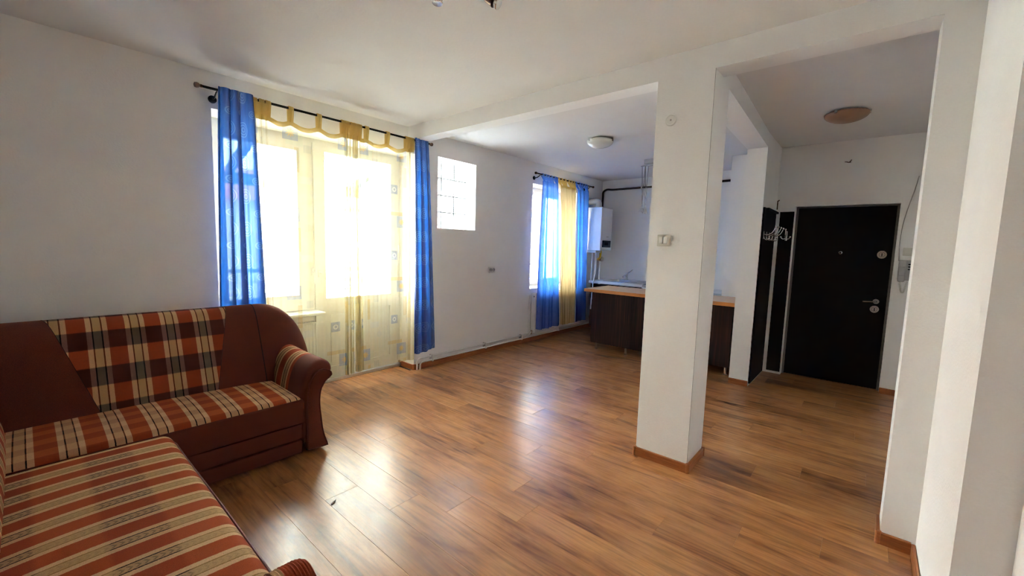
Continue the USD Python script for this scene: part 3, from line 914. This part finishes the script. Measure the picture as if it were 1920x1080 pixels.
def rod(label, x0, x1, y, z, brackets):
    t = thing('curtain_rod', label, 'curtain rod', ((x0 + x1) / 2, y, z), 'curtain rods on the window wall')
    obj('pole', tube([(x0, y, z), (x1, y, z)], .0095, 12), 'black_metal', t, smooth=40)
    for xx, s in ((x0, -1), (x1, 1)):
        p = lathe([(0, 0), (.011, 0), (.012, .01), (.009, .014), (.016, .022), (.019, .034), (.016, .046), (0, .052)], (0, 0, 0), 18)
        p.apply_transform(trimesh.transformations.rotation_matrix(s * math.pi / 2, (0, 1, 0)))
        p.apply_translation((xx, y, z))
        obj('finial', p, 'bronze_metal', t, smooth=40)
    for xx in brackets:
        b = obj('bracket', cat_(lathe([(0, 0), (.027, 0), (.027, .008), (.015, .016), (0, .016)], (0, 0, 0), 20).apply_transform(trimesh.transformations.rotation_matrix(math.pi / 2, (1, 0, 0))).apply_translation((xx, YW, z - .045)),
                     tube(bend([(xx, YW - .01, z - .045), (xx, YW - .06, z - .045), (xx, y, z - .014)], .03), .006, 8)), 'black_metal', t, smooth=40)


rod('long black curtain rod over the balcony door and window', .89, 2.885, RY, RZ, (.975, 2.86))
rod('shorter black curtain rod over the kitchen window', 4.80, 6.33, KY, KZ, (4.87, 6.26))

# ------------------------------------------------------------------ heating
def pipe(label, pts, r=.011):
    t = obj('heating_pipe', tube(bend(pts, .045, 6), r, 12), 'pipe_white', smooth=50, label=label, cat='pipe', group='long heating pipes on the window wall')
    return t


pipe('upper white heating pipe running along the window wall', [(2.815, 3.772, 0), (2.815, 3.772, .125), (4.84, 3.772, .125), (4.84, 3.772, .70)])
pipe('lower white heating pipe running along the window wall', [(2.845, 3.760, 0), (2.845, 3.760, .083), (6.55, 3.760, .083)])
for xx in (3.02, 3.9, 4.65, 5.6):
    tt = obj('pipe_clip', cb(xx - .012, xx + .012, 3.745, 3.80, .065, .145, .004), 'white_plastic', smooth=30, label={3.02: 'white pipe clip nearest the right blue curtain', 3.9: 'white pipe clip under the wall socket', 4.65: 'white pipe clip just left of the kitchen radiator', 5.6: 'white pipe clip under the kitchen radiator'}[xx], cat='pipe clip', group='clips on the heating pipes')


def radiator(label, x0, x1, y0, y1, z0, z1, pitch=.0333):
    t = thing('radiator', label, 'radiator', ((x0 + x1) / 2, (y0 + y1) / 2, z0), 'panel radiators under the windows')
    xs, pts = np.linspace(x0 + .012, x1 - .012, int((x1 - x0) / pitch) * 8), []
    ph = (xs - x0) / pitch * 2 * math.pi
    yy = y0 + .006 + .005 * np.clip(np.cos(ph) * 1.8, -1, 1)
    P = np.stack([np.stack([xs, yy, np.full_like(xs, z)], -1) for z in (z0 + .012, z1 - .012)], 1)
    v, f = grid(P)
    obj('panel', (v, f), 'white_enamel', t, smooth=40)
    obj('body', cat_(bx(x0 + .01, x1 - .01, y0 + .012, y0 + .022, z0 + .012, z1 - .012), bx(x0 + .01, x1 - .01, y1 - .02, y1 - .008, z0 + .02, z1 - .02)), 'white_enamel', t)
    for xx in (x0, x1 - .012):
        obj('side_cover', cb(xx, xx + .012, y0, y1, z0, z1, .003), 'white_enamel', t, smooth=30)
    gr = [bx(x0, x1, y0, y0 + .012, z1 - .012, z1), bx(x0, x1, y1 - .012, y1, z1 - .012, z1)]
    gr += [bx(xx, xx + .005, y0, y1, z1 - .01, z1 - .002) for xx in np.arange(x0 + .02, x1 - .02, .02)]
    obj('top_grille', cat_(*gr), 'white_enamel', t)
    obj('valve', cat_(tube([(x0 + .03, (y0 + y1) / 2, z0 + .03), (x0 - .035, (y0 + y1) / 2, z0 + .03)], .012, 10), tube([(x0 - .035, (y0 + y1) / 2, z0 + .05), (x0 - .035, (y0 + y1) / 2, z0 - .01)], .01, 10)), 'chrome', t, smooth=40)
    obj('plug', lathe([(0, -.012), (.012, -.012), (.012, .012), (0, .012)], (x0 + .006, y0 + .03, z1 - .05), 10, 'x'), 'chrome', t)
    for xx in (x0 + .15, x1 - .15):
        obj('wall_bracket', bx(xx, xx + .025, y1 - .01, y1 + .02 if y1 < 3.9 else y1 + .04, z0 + .1, z1 - .1), 'white_enamel', t)
    return t


radiator('white panel radiator under the kitchen window curtains', 4.885, 6.20, 3.70, 3.78, .135, .735)
radiator('white panel radiator under the sill behind the sheer curtain', 1.03, 1.78, 3.94, 4.02, .15, .65)
obj('radiator_pipe', tube(bend([(4.85, 3.74, .165), (4.81, 3.74, .12), (4.80, 3.76, .09)], .02), .009, 10), 'pipe_white', smooth=40, label='short bent white pipe from lower heating pipe to kitchen radiator', cat='pipe')
for k, xx in enumerate((1.70, 1.74)):
    obj('radiator_pipe', tube([(xx, 3.98, 0), (xx, 3.98, .17)], .009, 10), 'bronze_metal' if k else 'pipe_white', smooth=40, label=('white' if k == 0 else 'brown') + ' upright pipe stub below the window radiator near the sofa arm', cat='pipe', group='pipe stubs below the window radiator')

# ------------------------------------------------------------------ wall fittings
t = thing('wall_socket', 'white double power socket on the wall between the two windows', 'socket', (4.02, 3.80, 1.10))
obj('plate', cb(3.965, 4.08, 3.788, 3.80, 1.06, 1.14, .004), 'white_plastic', t, smooth=30)
for xx in (3.995, 4.05):
    s = obj('outlet', lathe([(0, .006), (.016, .006), (.018, 0), (.021, 0), (.021, .010), (0, .010)], (0, 0, 0), 20).apply_transform(trimesh.transformations.rotation_matrix(-math.pi / 2, (1, 0, 0))).apply_translation((xx, 3.780, 1.10)), 'grey_plastic', t, smooth=30)
    obj('pin_holes', cat_(bx(xx - .010, xx - .005, 3.7845, 3.787, 1.0975, 1.1025), bx(xx + .005, xx + .010, 3.7845, 3.787, 1.0975, 1.1025)), 'dark_gap', s)
t = thing('light_switch', 'cream double light switch on the front of the pillar', 'switch', (2.70, 1.025, 1.485))
obj('plate', cb(2.690, 2.70, .983, 1.068, 1.447, 1.520, .004), 'beige_plastic', t, smooth=30)
obj('rocker', cb(2.683, 2.692, 1.027, 1.053, 1.462, 1.505, .003), 'white_plastic', t, smooth=30)
obj('rocker', cb(2.683, 2.692, .998, 1.024, 1.462, 1.505, .003), 'white_plastic', t, smooth=30)
t = thing('ceiling_box_cover', 'round white junction box cover high on the pillar', 'cover', (2.70, 1.03, 2.235))
rot = trimesh.transformations.rotation_matrix(-math.pi / 2, (0, 1, 0))
obj('cover', lathe([(0, 0), (.037, 0), (.037, .003), (.034, .006), (.028, .006), (.026, .004), (0, .004)], (0, 0, 0), 28).apply_transform(rot).apply_translation((2.70, 1.03, 2.235)), 'white_plastic', t, smooth=30)
obj('screw', lathe([(0, 0), (.006, 0), (.006, .006), (0, .007)], (0, 0, 0), 12).apply_transform(rot).apply_translation((2.70, 1.03, 2.235)), 'grey_plastic', t)

# hall: coat panels, hooks, intercom
cp = thing('coat_panel', 'wide black coat panel on the left hall wall with four hooks', 'coat rack', (5.3, .885, .03), 'black coat panels in the hall')
obj('board', cb(4.965, 5.64, .867, .8845, .03, 1.89, .002), 'panel_black', cp)
obj('cap', cat_(bx(5.05, 5.64, .845, .868, 1.868, 1.89)), 'panel_black', cp)
for xx in (5.00, 5.16, 5.32, 5.48):
    zc = 1.615
    obj('hook', cat_(cb(xx - .012, xx + .012, .862, .868, zc - .05, zc + .03, .003),
                     tube(spline([(xx, .864, zc), (xx, .83, zc - .005), (xx, .79, zc + .02), (xx, .765, zc + .075)], 14), .0052, 8),
                     tube(spline([(xx, .864, zc - .025), (xx, .845, zc - .055), (xx, .822, zc - .05), (xx, .815, zc - .028)], 12), .0052, 8),
                     trimesh.creation.icosphere(2, .011).apply_translation((xx, .764, zc + .08)), trimesh.creation.icosphere(2, .010).apply_translation((xx, .815, zc - .025))), 'chrome', cp, smooth=50)
cp = thing('coat_panel', 'narrow black coat panel on the end wall beside the entrance door', 'coat rack', (5.75, .777, .03), 'black coat panels in the hall')
obj('board', cb(5.735, 5.75, .708, .845, .03, 1.90, .002), 'panel_black', cp)
yy, zc = .765, 1.63
obj('hook', cat_(cb(5.729, 5.735, yy - .012, yy + .012, zc - .06, zc + .05, .003), tube(spline([(5.73, yy, zc), (5.69, yy, zc), (5.665, yy, zc + .06)], 12), .0065, 8),
                 tube(spline([(5.73, yy, zc - .03), (5.70, yy + .03, zc - .04), (5.69, yy + .045, zc - .02)], 10), .0055, 8), tube(spline([(5.73, yy, zc - .03), (5.70, yy - .03, zc - .04), (5.69, yy - .045, zc - .02)], 10), .0055, 8),
                 *[trimesh.creation.icosphere(2, .010).apply_translation(q) for q in ((5.665, yy, zc + .065), (5.69, yy + .045, zc - .018), (5.69, yy - .045, zc - .018))]), 'chrome', cp, smooth=50)
obj('wall_hook', cat_(bx(5.74, 5.75, .905 - .03, .925 - .03, 1.93, 2.03), tube([(5.745, .885, 2.02), (5.72, .875, 2.02), (5.70, .86, 2.03)], .006, 8)), 'bronze_metal', label='small brown metal hook in the hall corner above the coat panels', cat='hook')

t = thing('intercom', 'beige wall intercom with handset right of the entrance door', 'intercom', (5.75, -.26, 1.18))
obj('base', cb(5.715, 5.75, -.315, -.215, 1.19, 1.39, .008), 'grey_plastic', t, smooth=30)
obj('handset', cat_(cb(5.69, 5.712, -.268, -.218, 1.18, 1.385, .008), cb(5.675, 5.70, -.27, -.216, 1.32, 1.39, .010), cb(5.675, 5.70, -.27, -.216, 1.175, 1.235, .010)), 'handset_grey', t, smooth=30)
obj('button', cat_(*[cb(5.711, 5.716, -.303, -.285, z - .006, z + .006, .002) for z in (1.30, 1.325, 1.35)]), 'dark_gap', t)
cpts = []
for a in np.linspace(0, 1, 260):
    c = np.array([5.70, -.235 - .055 * a, 1.18]) + np.array([0, 0, -.115 * math.sin(math.pi * a)])
    cpts.append(c + .007 * np.array([math.cos(a * 140), math.sin(a * 140), 0]))
obj('coiled_cord', tube(cpts, .0028, 6), 'beige_plastic', t)
obj('junction_box', cat_(cb(5.735, 5.75, -.315, -.235, 1.435, 1.515, .005), cb(5.731, 5.736, -.305, -.245, 1.445, 1.505, .004)), 'beige_plastic', smooth=30, label='square cream junction box above the intercom', cat='junction box')
obj('cable', tube(spline([(5.746, -.287, 2.215), (5.744, -.27, 2.10), (5.744, -.225, 1.85), (5.744, -.205, 1.6), (5.744, -.213, 1.38)], 40), .004, 8), 'grey_plastic', smooth=40, label='thin grey cable running down the wall to the intercom', cat='cable')
obj('wire_stub', cat_(tube(spline([(5.75, .30, 2.41), (5.735, .285, 2.405), (5.728, .265, 2.40), (5.73, .245, 2.425)], 12), .004, 6), tube(spline([(5.75, .285, 2.41), (5.735, .27, 2.40), (5.725, .25, 2.40)], 10), .004, 6)), 'bare_wire', label='short bare wires sticking out of the wall above the entrance door', cat='wire')

# ------------------------------------------------------------------ ceiling lights
def dome_lamp(label, c, r, h, mat, tilt=0):
    t = thing('ceiling_lamp', label, 'ceiling lamp', c, 'dome ceiling lamps')
    cx_, cy_, cz_ = c
    obj('base_plate', lathe([(0, 0), (r * .72, 0), (r * .72, -.022), (0, -.022)][::-1], c, 36), 'white_plastic', t, smooth=30)
    a = np.linspace(0, math.pi / 2, 14)
    pr = [(r * math.cos(q), -.022 - (h - .022) * math.sin(q)) for q in a]
    pr = [(r * .97, -.016)] + pr
    pr[-1] = (0.0, pr[-1][1])
    obj('shade', lathe(pr[::-1], c, 48), mat, t, smooth=60)
    for k in range(3):
        q = k * 2 * math.pi / 3 + .6
        obj('clip', cb(cx_ + (r - .004) * math.cos(q) - .011, cx_ + (r - .004) * math.cos(q) + .011, cy_ + (r - .004) * math.sin(q) - .011, cy_ + (r - .004) * math.sin(q) + .011, cz_ - .036, cz_ - .004, .004), 'chrome', t, smooth=30)


dome_lamp('white glass dome lamp on the kitchen ceiling', (4.25, 2.40, CEIL), .145, .10, 'lamp_white')
dome_lamp('amber glass dome lamp on the hall ceiling', (4.60, .262, CEIL), .155, .088, 'lamp_amber')

t = thing('spotlight_cluster', 'bronze and chrome ceiling spotlight cluster over the sofa side', 'spotlight', (1.32, 1.50, CEIL))
obj('ceiling_plate', lathe([(0, -.03), (.05, -.028), (.06, -.012), (.06, 0), (0, 0)], (1.28, 1.42, CEIL), 28), 'chrome', t, smooth=30)


def spot(c, d, arm):
    d = np.array(d, float); d /= np.linalg.norm(d)
    m = lathe([(0, 0), (.012, 0), (.020, .015), (.024, .05), (.026, .062), (.022, .064), (.019, .058), (0, .055)], (0, 0, 0), 22)
    q = lathe([(0, .055), (.017, .056), (.021, .075), (.0245, .085), (.022, .088), (0, .086)], (0, 0, 0), 22)
    T = trimesh.geometry.align_vectors((0, 0, 1), d)
    T[:3, 3] = c
    a = obj('spot_head', m.apply_transform(T), 'bronze_metal', t, smooth=35)
    obj('bulb', q.apply_transform(T), 'chrome', a, smooth=35)
    obj('arm', tube(spline(arm, 14), .007, 8), 'chrome', t, smooth=40)


spot((1.395, 1.405, 2.525), rt2 * .7 - up2 * .55 - .15 * fw, [(1.30, 1.41, 2.61), (1.35, 1.405, 2.58), (1.395, 1.405, 2.53)])
spot((1.268, 1.565, 2.572), (0, .02, -1), [(1.275, 1.45, 2.61), (1.27, 1.52, 2.60), (1.268, 1.565, 2.572)])

# rise-and-fall pendant in the kitchen
t = thing('pendant_lamp', 'kitchen pendant with two small clear glass cones on cords', 'pendant lamp', (5.56, 2.2, CEIL))
obj('ceiling_bar', cb(5.53, 5.60, 1.80, 2.44, 2.575, CEIL, .006), 'aluminium', t, smooth=30)
obj('pulley_plate', cb(5.545, 5.585, 1.85, 2.49, 2.545, 2.555, .003), 'aluminium', t)
for y0_, y1_, zb in ((2.475, 2.445, 2.03), (2.43, 2.40, 2.01)):
    obj('cord', tube([(5.56, y0_, 2.55), (5.56, y1_, zb)], .0045, 6), 'cord_grey', t)
    obj('cord', tube([(5.57, y0_ - .04, 2.55), (5.56, y1_ + .003, zb)], .0035, 6), 'cord_grey', t)
    s = obj('lamp_holder', lathe([(0, -.035), (.012, -.035), (.010, 0), (.004, .012), (0, .012)], (5.56, y1_, zb), 14), 'aluminium', t, smooth=40)
    obj('glass_shade', lathe([(.010, -.02), (.014, -.03), (.040, -.098), (.037, -.098), (.010, -.032)], (5.56, y1_, zb), 24), 'clear_glass', t, smooth=40)

# ------------------------------------------------------------------ kitchen
pen = thing('kitchen_island', 'dark walnut breakfast island on metal legs', 'cabinet', (5.5, 2.03, 0))
obj('body', cb(5.21, 5.75, 1.135, 2.935, .10, .80, .002), 'wenge', pen)
for a, b in ((1.135, 1.734), (1.737, 2.335), (2.338, 2.938)):
    obj('back_panel', cb(5.19, 5.208, a, b, .095, .812, .0015), 'wenge', pen)
for yy in (2.86, 2.415, 1.75, 1.175):
    obj('leg', cat_(lathe([(0, 0), (.022, 0), (.022, .008), (.015, .012), (.015, .10), (0, .10)], (5.235, yy, 0), 16)), 'chrome', pen, smooth=40)
for yy in (2.86, 2.0, 1.175):
    obj('leg', cat_(lathe([(0, 0), (.022, 0), (.022, .008), (.015, .012), (.015, .10), (0, .10)], (5.70, yy, 0), 16)), 'chrome', pen, smooth=40)
wt = thing('worktop', 'beech worktop on the dark kitchen island', 'worktop', (5.5, 2.07, .813))
obj('slab', cb(5.135, 5.85, 1.10, 3.035, .814, .855, .003), 'beech', wt)
obj('edge_band', cat_(cb(5.128, 5.136, 1.098, 3.037, .812, .8555, .003), cb(5.13, 5.85, 3.033, 3.04, .812, .8555, .003), cb(5.13, 5.85, 1.095, 1.102, .812, .8555, .003)), 'beech_edge', wt, label='orange-brown edge band')

bc = thing('base_cabinet', 'dark base cabinet under the sink at the back wall', 'cabinet', (6.55, 3.2, 0), 'kitchen base cabinets at the back wall')
obj('body', bx(6.28, 6.89, 2.70, 3.58, .10, .80), 'wenge', bc)
for a, b in ((2.70, 3.138), (3.142, 3.58)):
    d = obj('door', cb(6.258, 6.278, a, b, .11, .825, .002), 'wenge', bc)
    obj('handle', tube(bend([(6.258, a + .06, .70), (6.235, a + .06, .70), (6.235, a + .06, .58), (6.258, a + .06, .58)], .01), .005, 8), 'chrome', d)
for yy in (2.76, 3.55):
    obj('leg', lathe([(0, 0), (.02, 0), (.02, .10), (0, .10)], (6.33, yy, 0), 12), 'dark_gap', bc)
wo = sbox(6.22, 2.66, 6.895, 3.60).difference(sbox(6.30, 2.94, 6.74, 3.32))
obj('worktop', prism(wo, .838, .878, 'xy'), 'white_worktop', label='white worktop at the back wall under the boiler', cat='worktop')
sk_ = thing('sink', 'stainless steel sink with drainer by the back wall', 'sink', (6.55, 3.0, .878))
o = sbox(6.235, 2.645, 6.86, 3.34).difference(sbox(6.34, 2.98, 6.70, 3.28).buffer(.03))
obj('sink_top', cat_(prism(o, .879, .892, 'xy'), bx(6.232, 6.862, 2.640, 2.652, .868, .893)), 'steel', sk_)
inner = sbox(6.34, 2.98, 6.70, 3.28).buffer(.03)
obj('basin', cat_(prism(inner.difference(inner.buffer(-.004)), .850, .891, 'xy'), prism(inner, .846, .852, 'xy')), 'steel', sk_)
obj('drainer_ribs', cat_(*[bx(6.33, 6.72, yy, yy + .006, .891, .896) for yy in np.arange(2.70, 2.93, .03)]), 'steel', sk_)
fc = thing('faucet', 'chrome mixer tap behind the sink', 'faucet', (6.77, 3.18, .893))
obj('body', lathe([(0, 0), (.026, 0), (.026, .006), (.020, .012), (.020, .085), (.022, .09), (.022, .115), (0, .125)], (6.77, 3.18, .893), 18), 'chrome', fc, smooth=35)
obj('spout', tube(spline([(6.77, 3.18, .955), (6.70, 3.175, .975), (6.63, 3.17, .97), (6.60, 3.17, .95)], 14), .011, 10), 'chrome', fc, smooth=40)
obj('lever', tube(spline([(6.77, 3.18, 1.0), (6.765, 3.13, 1.03), (6.76, 3.075, 1.075)], 10), [.010] * 6 + [.007] * 4, 8), 'chrome', fc, smooth=40)

ck = thing('cooker', 'white gas cooker with black top beside the sink', 'cooker', (6.45, 2.32, 0))
obj('body', cb(6.10, 6.70, 2.03, 2.60, .03, .835, .008), 'white_enamel', ck, smooth=30)
obj('hob', cb(6.09, 6.70, 2.02, 2.61, .835, .852, .006), 'white_enamel', ck, smooth=30)
obj('hob_plate', cb(6.13, 6.68, 2.05, 2.58, .852, .858, .002), 'glass_black', ck)
gr = [tube([(6.15, yy, .885), (6.66, yy, .885)], .006, 6) for yy in (2.10, 2.22, 2.41, 2.53)] + [tube([(xx, 2.07, .885), (xx, 2.56, .885)], .006, 6) for xx in (6.18, 6.40, 6.63)]
gr += [tube([(xx, yy, .856), (xx, yy, .885)], .006, 6) for xx in (6.18, 6.63) for yy in (2.10, 2.53)]
obj('pan_grate', cat_(*gr), 'black_metal', ck)
for yy in (2.12, 2.22, 2.32, 2.42, 2.52):
    obj('knob', lathe([(0, -.02), (.018, -.02), (.02, 0), (0, 0)], (6.10, yy, .78), 14, 'x'), 'glass_black', ck, smooth=30)
obj('oven_door', cb(6.085, 6.10, 2.05, 2.58, .20, .70, .004), 'white_enamel', ck, smooth=30)
bc = thing('base_cabinet', 'dark base cabinet in the right corner of the kitchen', 'cabinet', (6.5, 1.7, 0), 'kitchen base cabinets at the back wall')
obj('body', bx(6.28, 6.89, 1.45, 2.0, .10, .80), 'wenge', bc)
obj('door', cb(6.258, 6.278, 1.452, 1.998, .11, .79, .002), 'wenge', bc)
obj('leg', lathe([(0, 0), (.02, 0), (.02, .10), (0, .10)], (6.33, 1.95, 0), 12), 'dark_gap', bc)
obj('leg', lathe([(0, 0), (.02, 0), (.02, .10), (0, .10)], (6.33, 1.50, 0), 12), 'dark_gap', bc)
obj('worktop', cb(6.22, 6.895, 1.443, 2.01, .80, .845, .003), 'grey_worktop', label='grey worktop in the right corner of the kitchen', cat='worktop')

# boiler and pipework
bo = thing('boiler', 'white wall-hung gas boiler in the kitchen corner', 'boiler', (6.42, 3.6, 1.38))
obj('casing', cb(6.23, 6.615, 3.42, 3.79, 1.385, 2.10, .012), 'white_enamel', bo, smooth=30)
obj('front_seam', frame_ring(6.24, 6.605, 1.57, 2.09, .003, 3.4185, 3.421), 'grey_plastic', bo)
d = obj('control_panel', cb(6.29, 6.56, 3.408, 3.422, 1.44, 1.555, .003), 'glass_black', bo, label='black control panel with display')
obj('display', bx(6.35, 6.47, 3.406, 3.409, 1.475, 1.525), 'panel_black', d)
obj('badge', bx(6.42, 6.49, 3.416, 3.421, 1.612, 1.622), 'grey_plastic', bo)
obj('bottom_tray', cb(6.23, 6.40, 3.50, 3.78, 1.345, 1.385, .005), 'white_plastic', bo)
fl = bend([(6.44, 3.60, 2.10), (6.44, 3.60, 2.215), (6.44, 3.80, 2.215)], .09, 10)
obj('flue', tube(fl, .052, 22), 'pvc_white', bo, smooth=50, label='white plastic flue elbow')
obj('flue_collar', cat_(lathe([(.05, 0), (.066, 0), (.066, .025), (.05, .025)], (6.44, 3.60, 2.10), 22), lathe([(.05, -.025), (.075, -.025), (.075, 0), (.05, 0)], (6.44, 3.80, 2.215), 22, 'y')), 'pvc_white', bo, smooth=30)
obj('gas_pipe', cat_(tube(bend([(6.86, 3.765, 1.45), (6.86, 3.765, 2.44), (6.86, 3.68, 2.475), (6.86, 3.60, 2.46), (6.86, 1.45, 2.475)], .05), .017, 12)), 'gas_pipe_brown', smooth=50, label='dark brown gas pipe high along the kitchen back wall', cat='pipe')
obj('pipe_clip', cb(6.835, 6.9, 3.03, 3.05, 2.445, 2.50, .003), 'white_plastic', label='white clip holding the dark gas pipe', cat='pipe clip')
for k, (xx, yy, top, lab) in enumerate(((6.29, 3.595, 1.36, 'white water pipe below the boiler, nearest the curtain'), (6.40, 3.595, 1.375, 'middle white water pipe below the boiler'), (6.56, 3.595, 1.19, 'white pipe below the boiler under the gas valve'))):
    obj('water_pipe', tube([(xx, yy, .879), (xx, yy, top)], .013, 10), 'pipe_white', smooth=50, label=lab, cat='pipe', group='water pipes below the boiler')
obj('gas_hose', tube(spline([(6.49, 3.55, 1.384), (6.49, 3.55, 1.32), (6.45, 3.545, 1.255), (6.36, 3.545, 1.235)], 20), .016, 10), 'yellow_hose', smooth=50, label='yellow gas hose curving below the boiler', cat='hose')
gv = thing('gas_valve', 'brass and grey valve below the right end of the boiler', 'valve', (6.56, 3.595, 1.22))
obj('body', cat_(tube([(6.50, 3.595, 1.235), (6.62, 3.595, 1.235)], .024, 12), tube([(6.56, 3.595, 1.20), (6.56, 3.595, 1.38)], .016, 10)), 'brass', gv, smooth=40)
obj('dial', lathe([(0, 0), (.04, 0), (.04, .03), (0, .03)], (0, 0, 0), 18).apply_transform(trimesh.transformations.rotation_matrix(math.pi / 2, (1, 0, 0))).apply_translation((6.575, 3.585, 1.235)), 'grey_plastic', gv, smooth=30)
obj('drain_hose', tube(spline([(6.35, 3.55, 1.342), (6.34, 3.54, 1.15), (6.28, 3.52, .98), (6.20, 3.50, .88), (6.18, 3.50, .76), (6.18, 3.52, .40)], 40), .011, 10), 'white_rubber', smooth=50, label='thin white drain hose hanging from the boiler past the worktop', cat='hose')

# a dry leaf lying on the boards
v = np.array([(1.005, 2.09, .001), (1.02, 2.10, .006), (1.045, 2.115, .012), (1.02, 2.115, .003), (1.0, 2.103, .002), (1.035, 2.10, .004)])
v[:, :2] = np.array([1.022, 2.102]) + (v[:, :2] - np.array([1.022, 2.102])) * .72
v[:, 2] *= .7
m = m3.Manifold.hull_points(np.vstack([v, v + [0, 0, .003]]))
obj('dry_leaf', m, 'dry_leaf', label='small curled dry leaf lying on the floor before the sofa', cat='leaf')
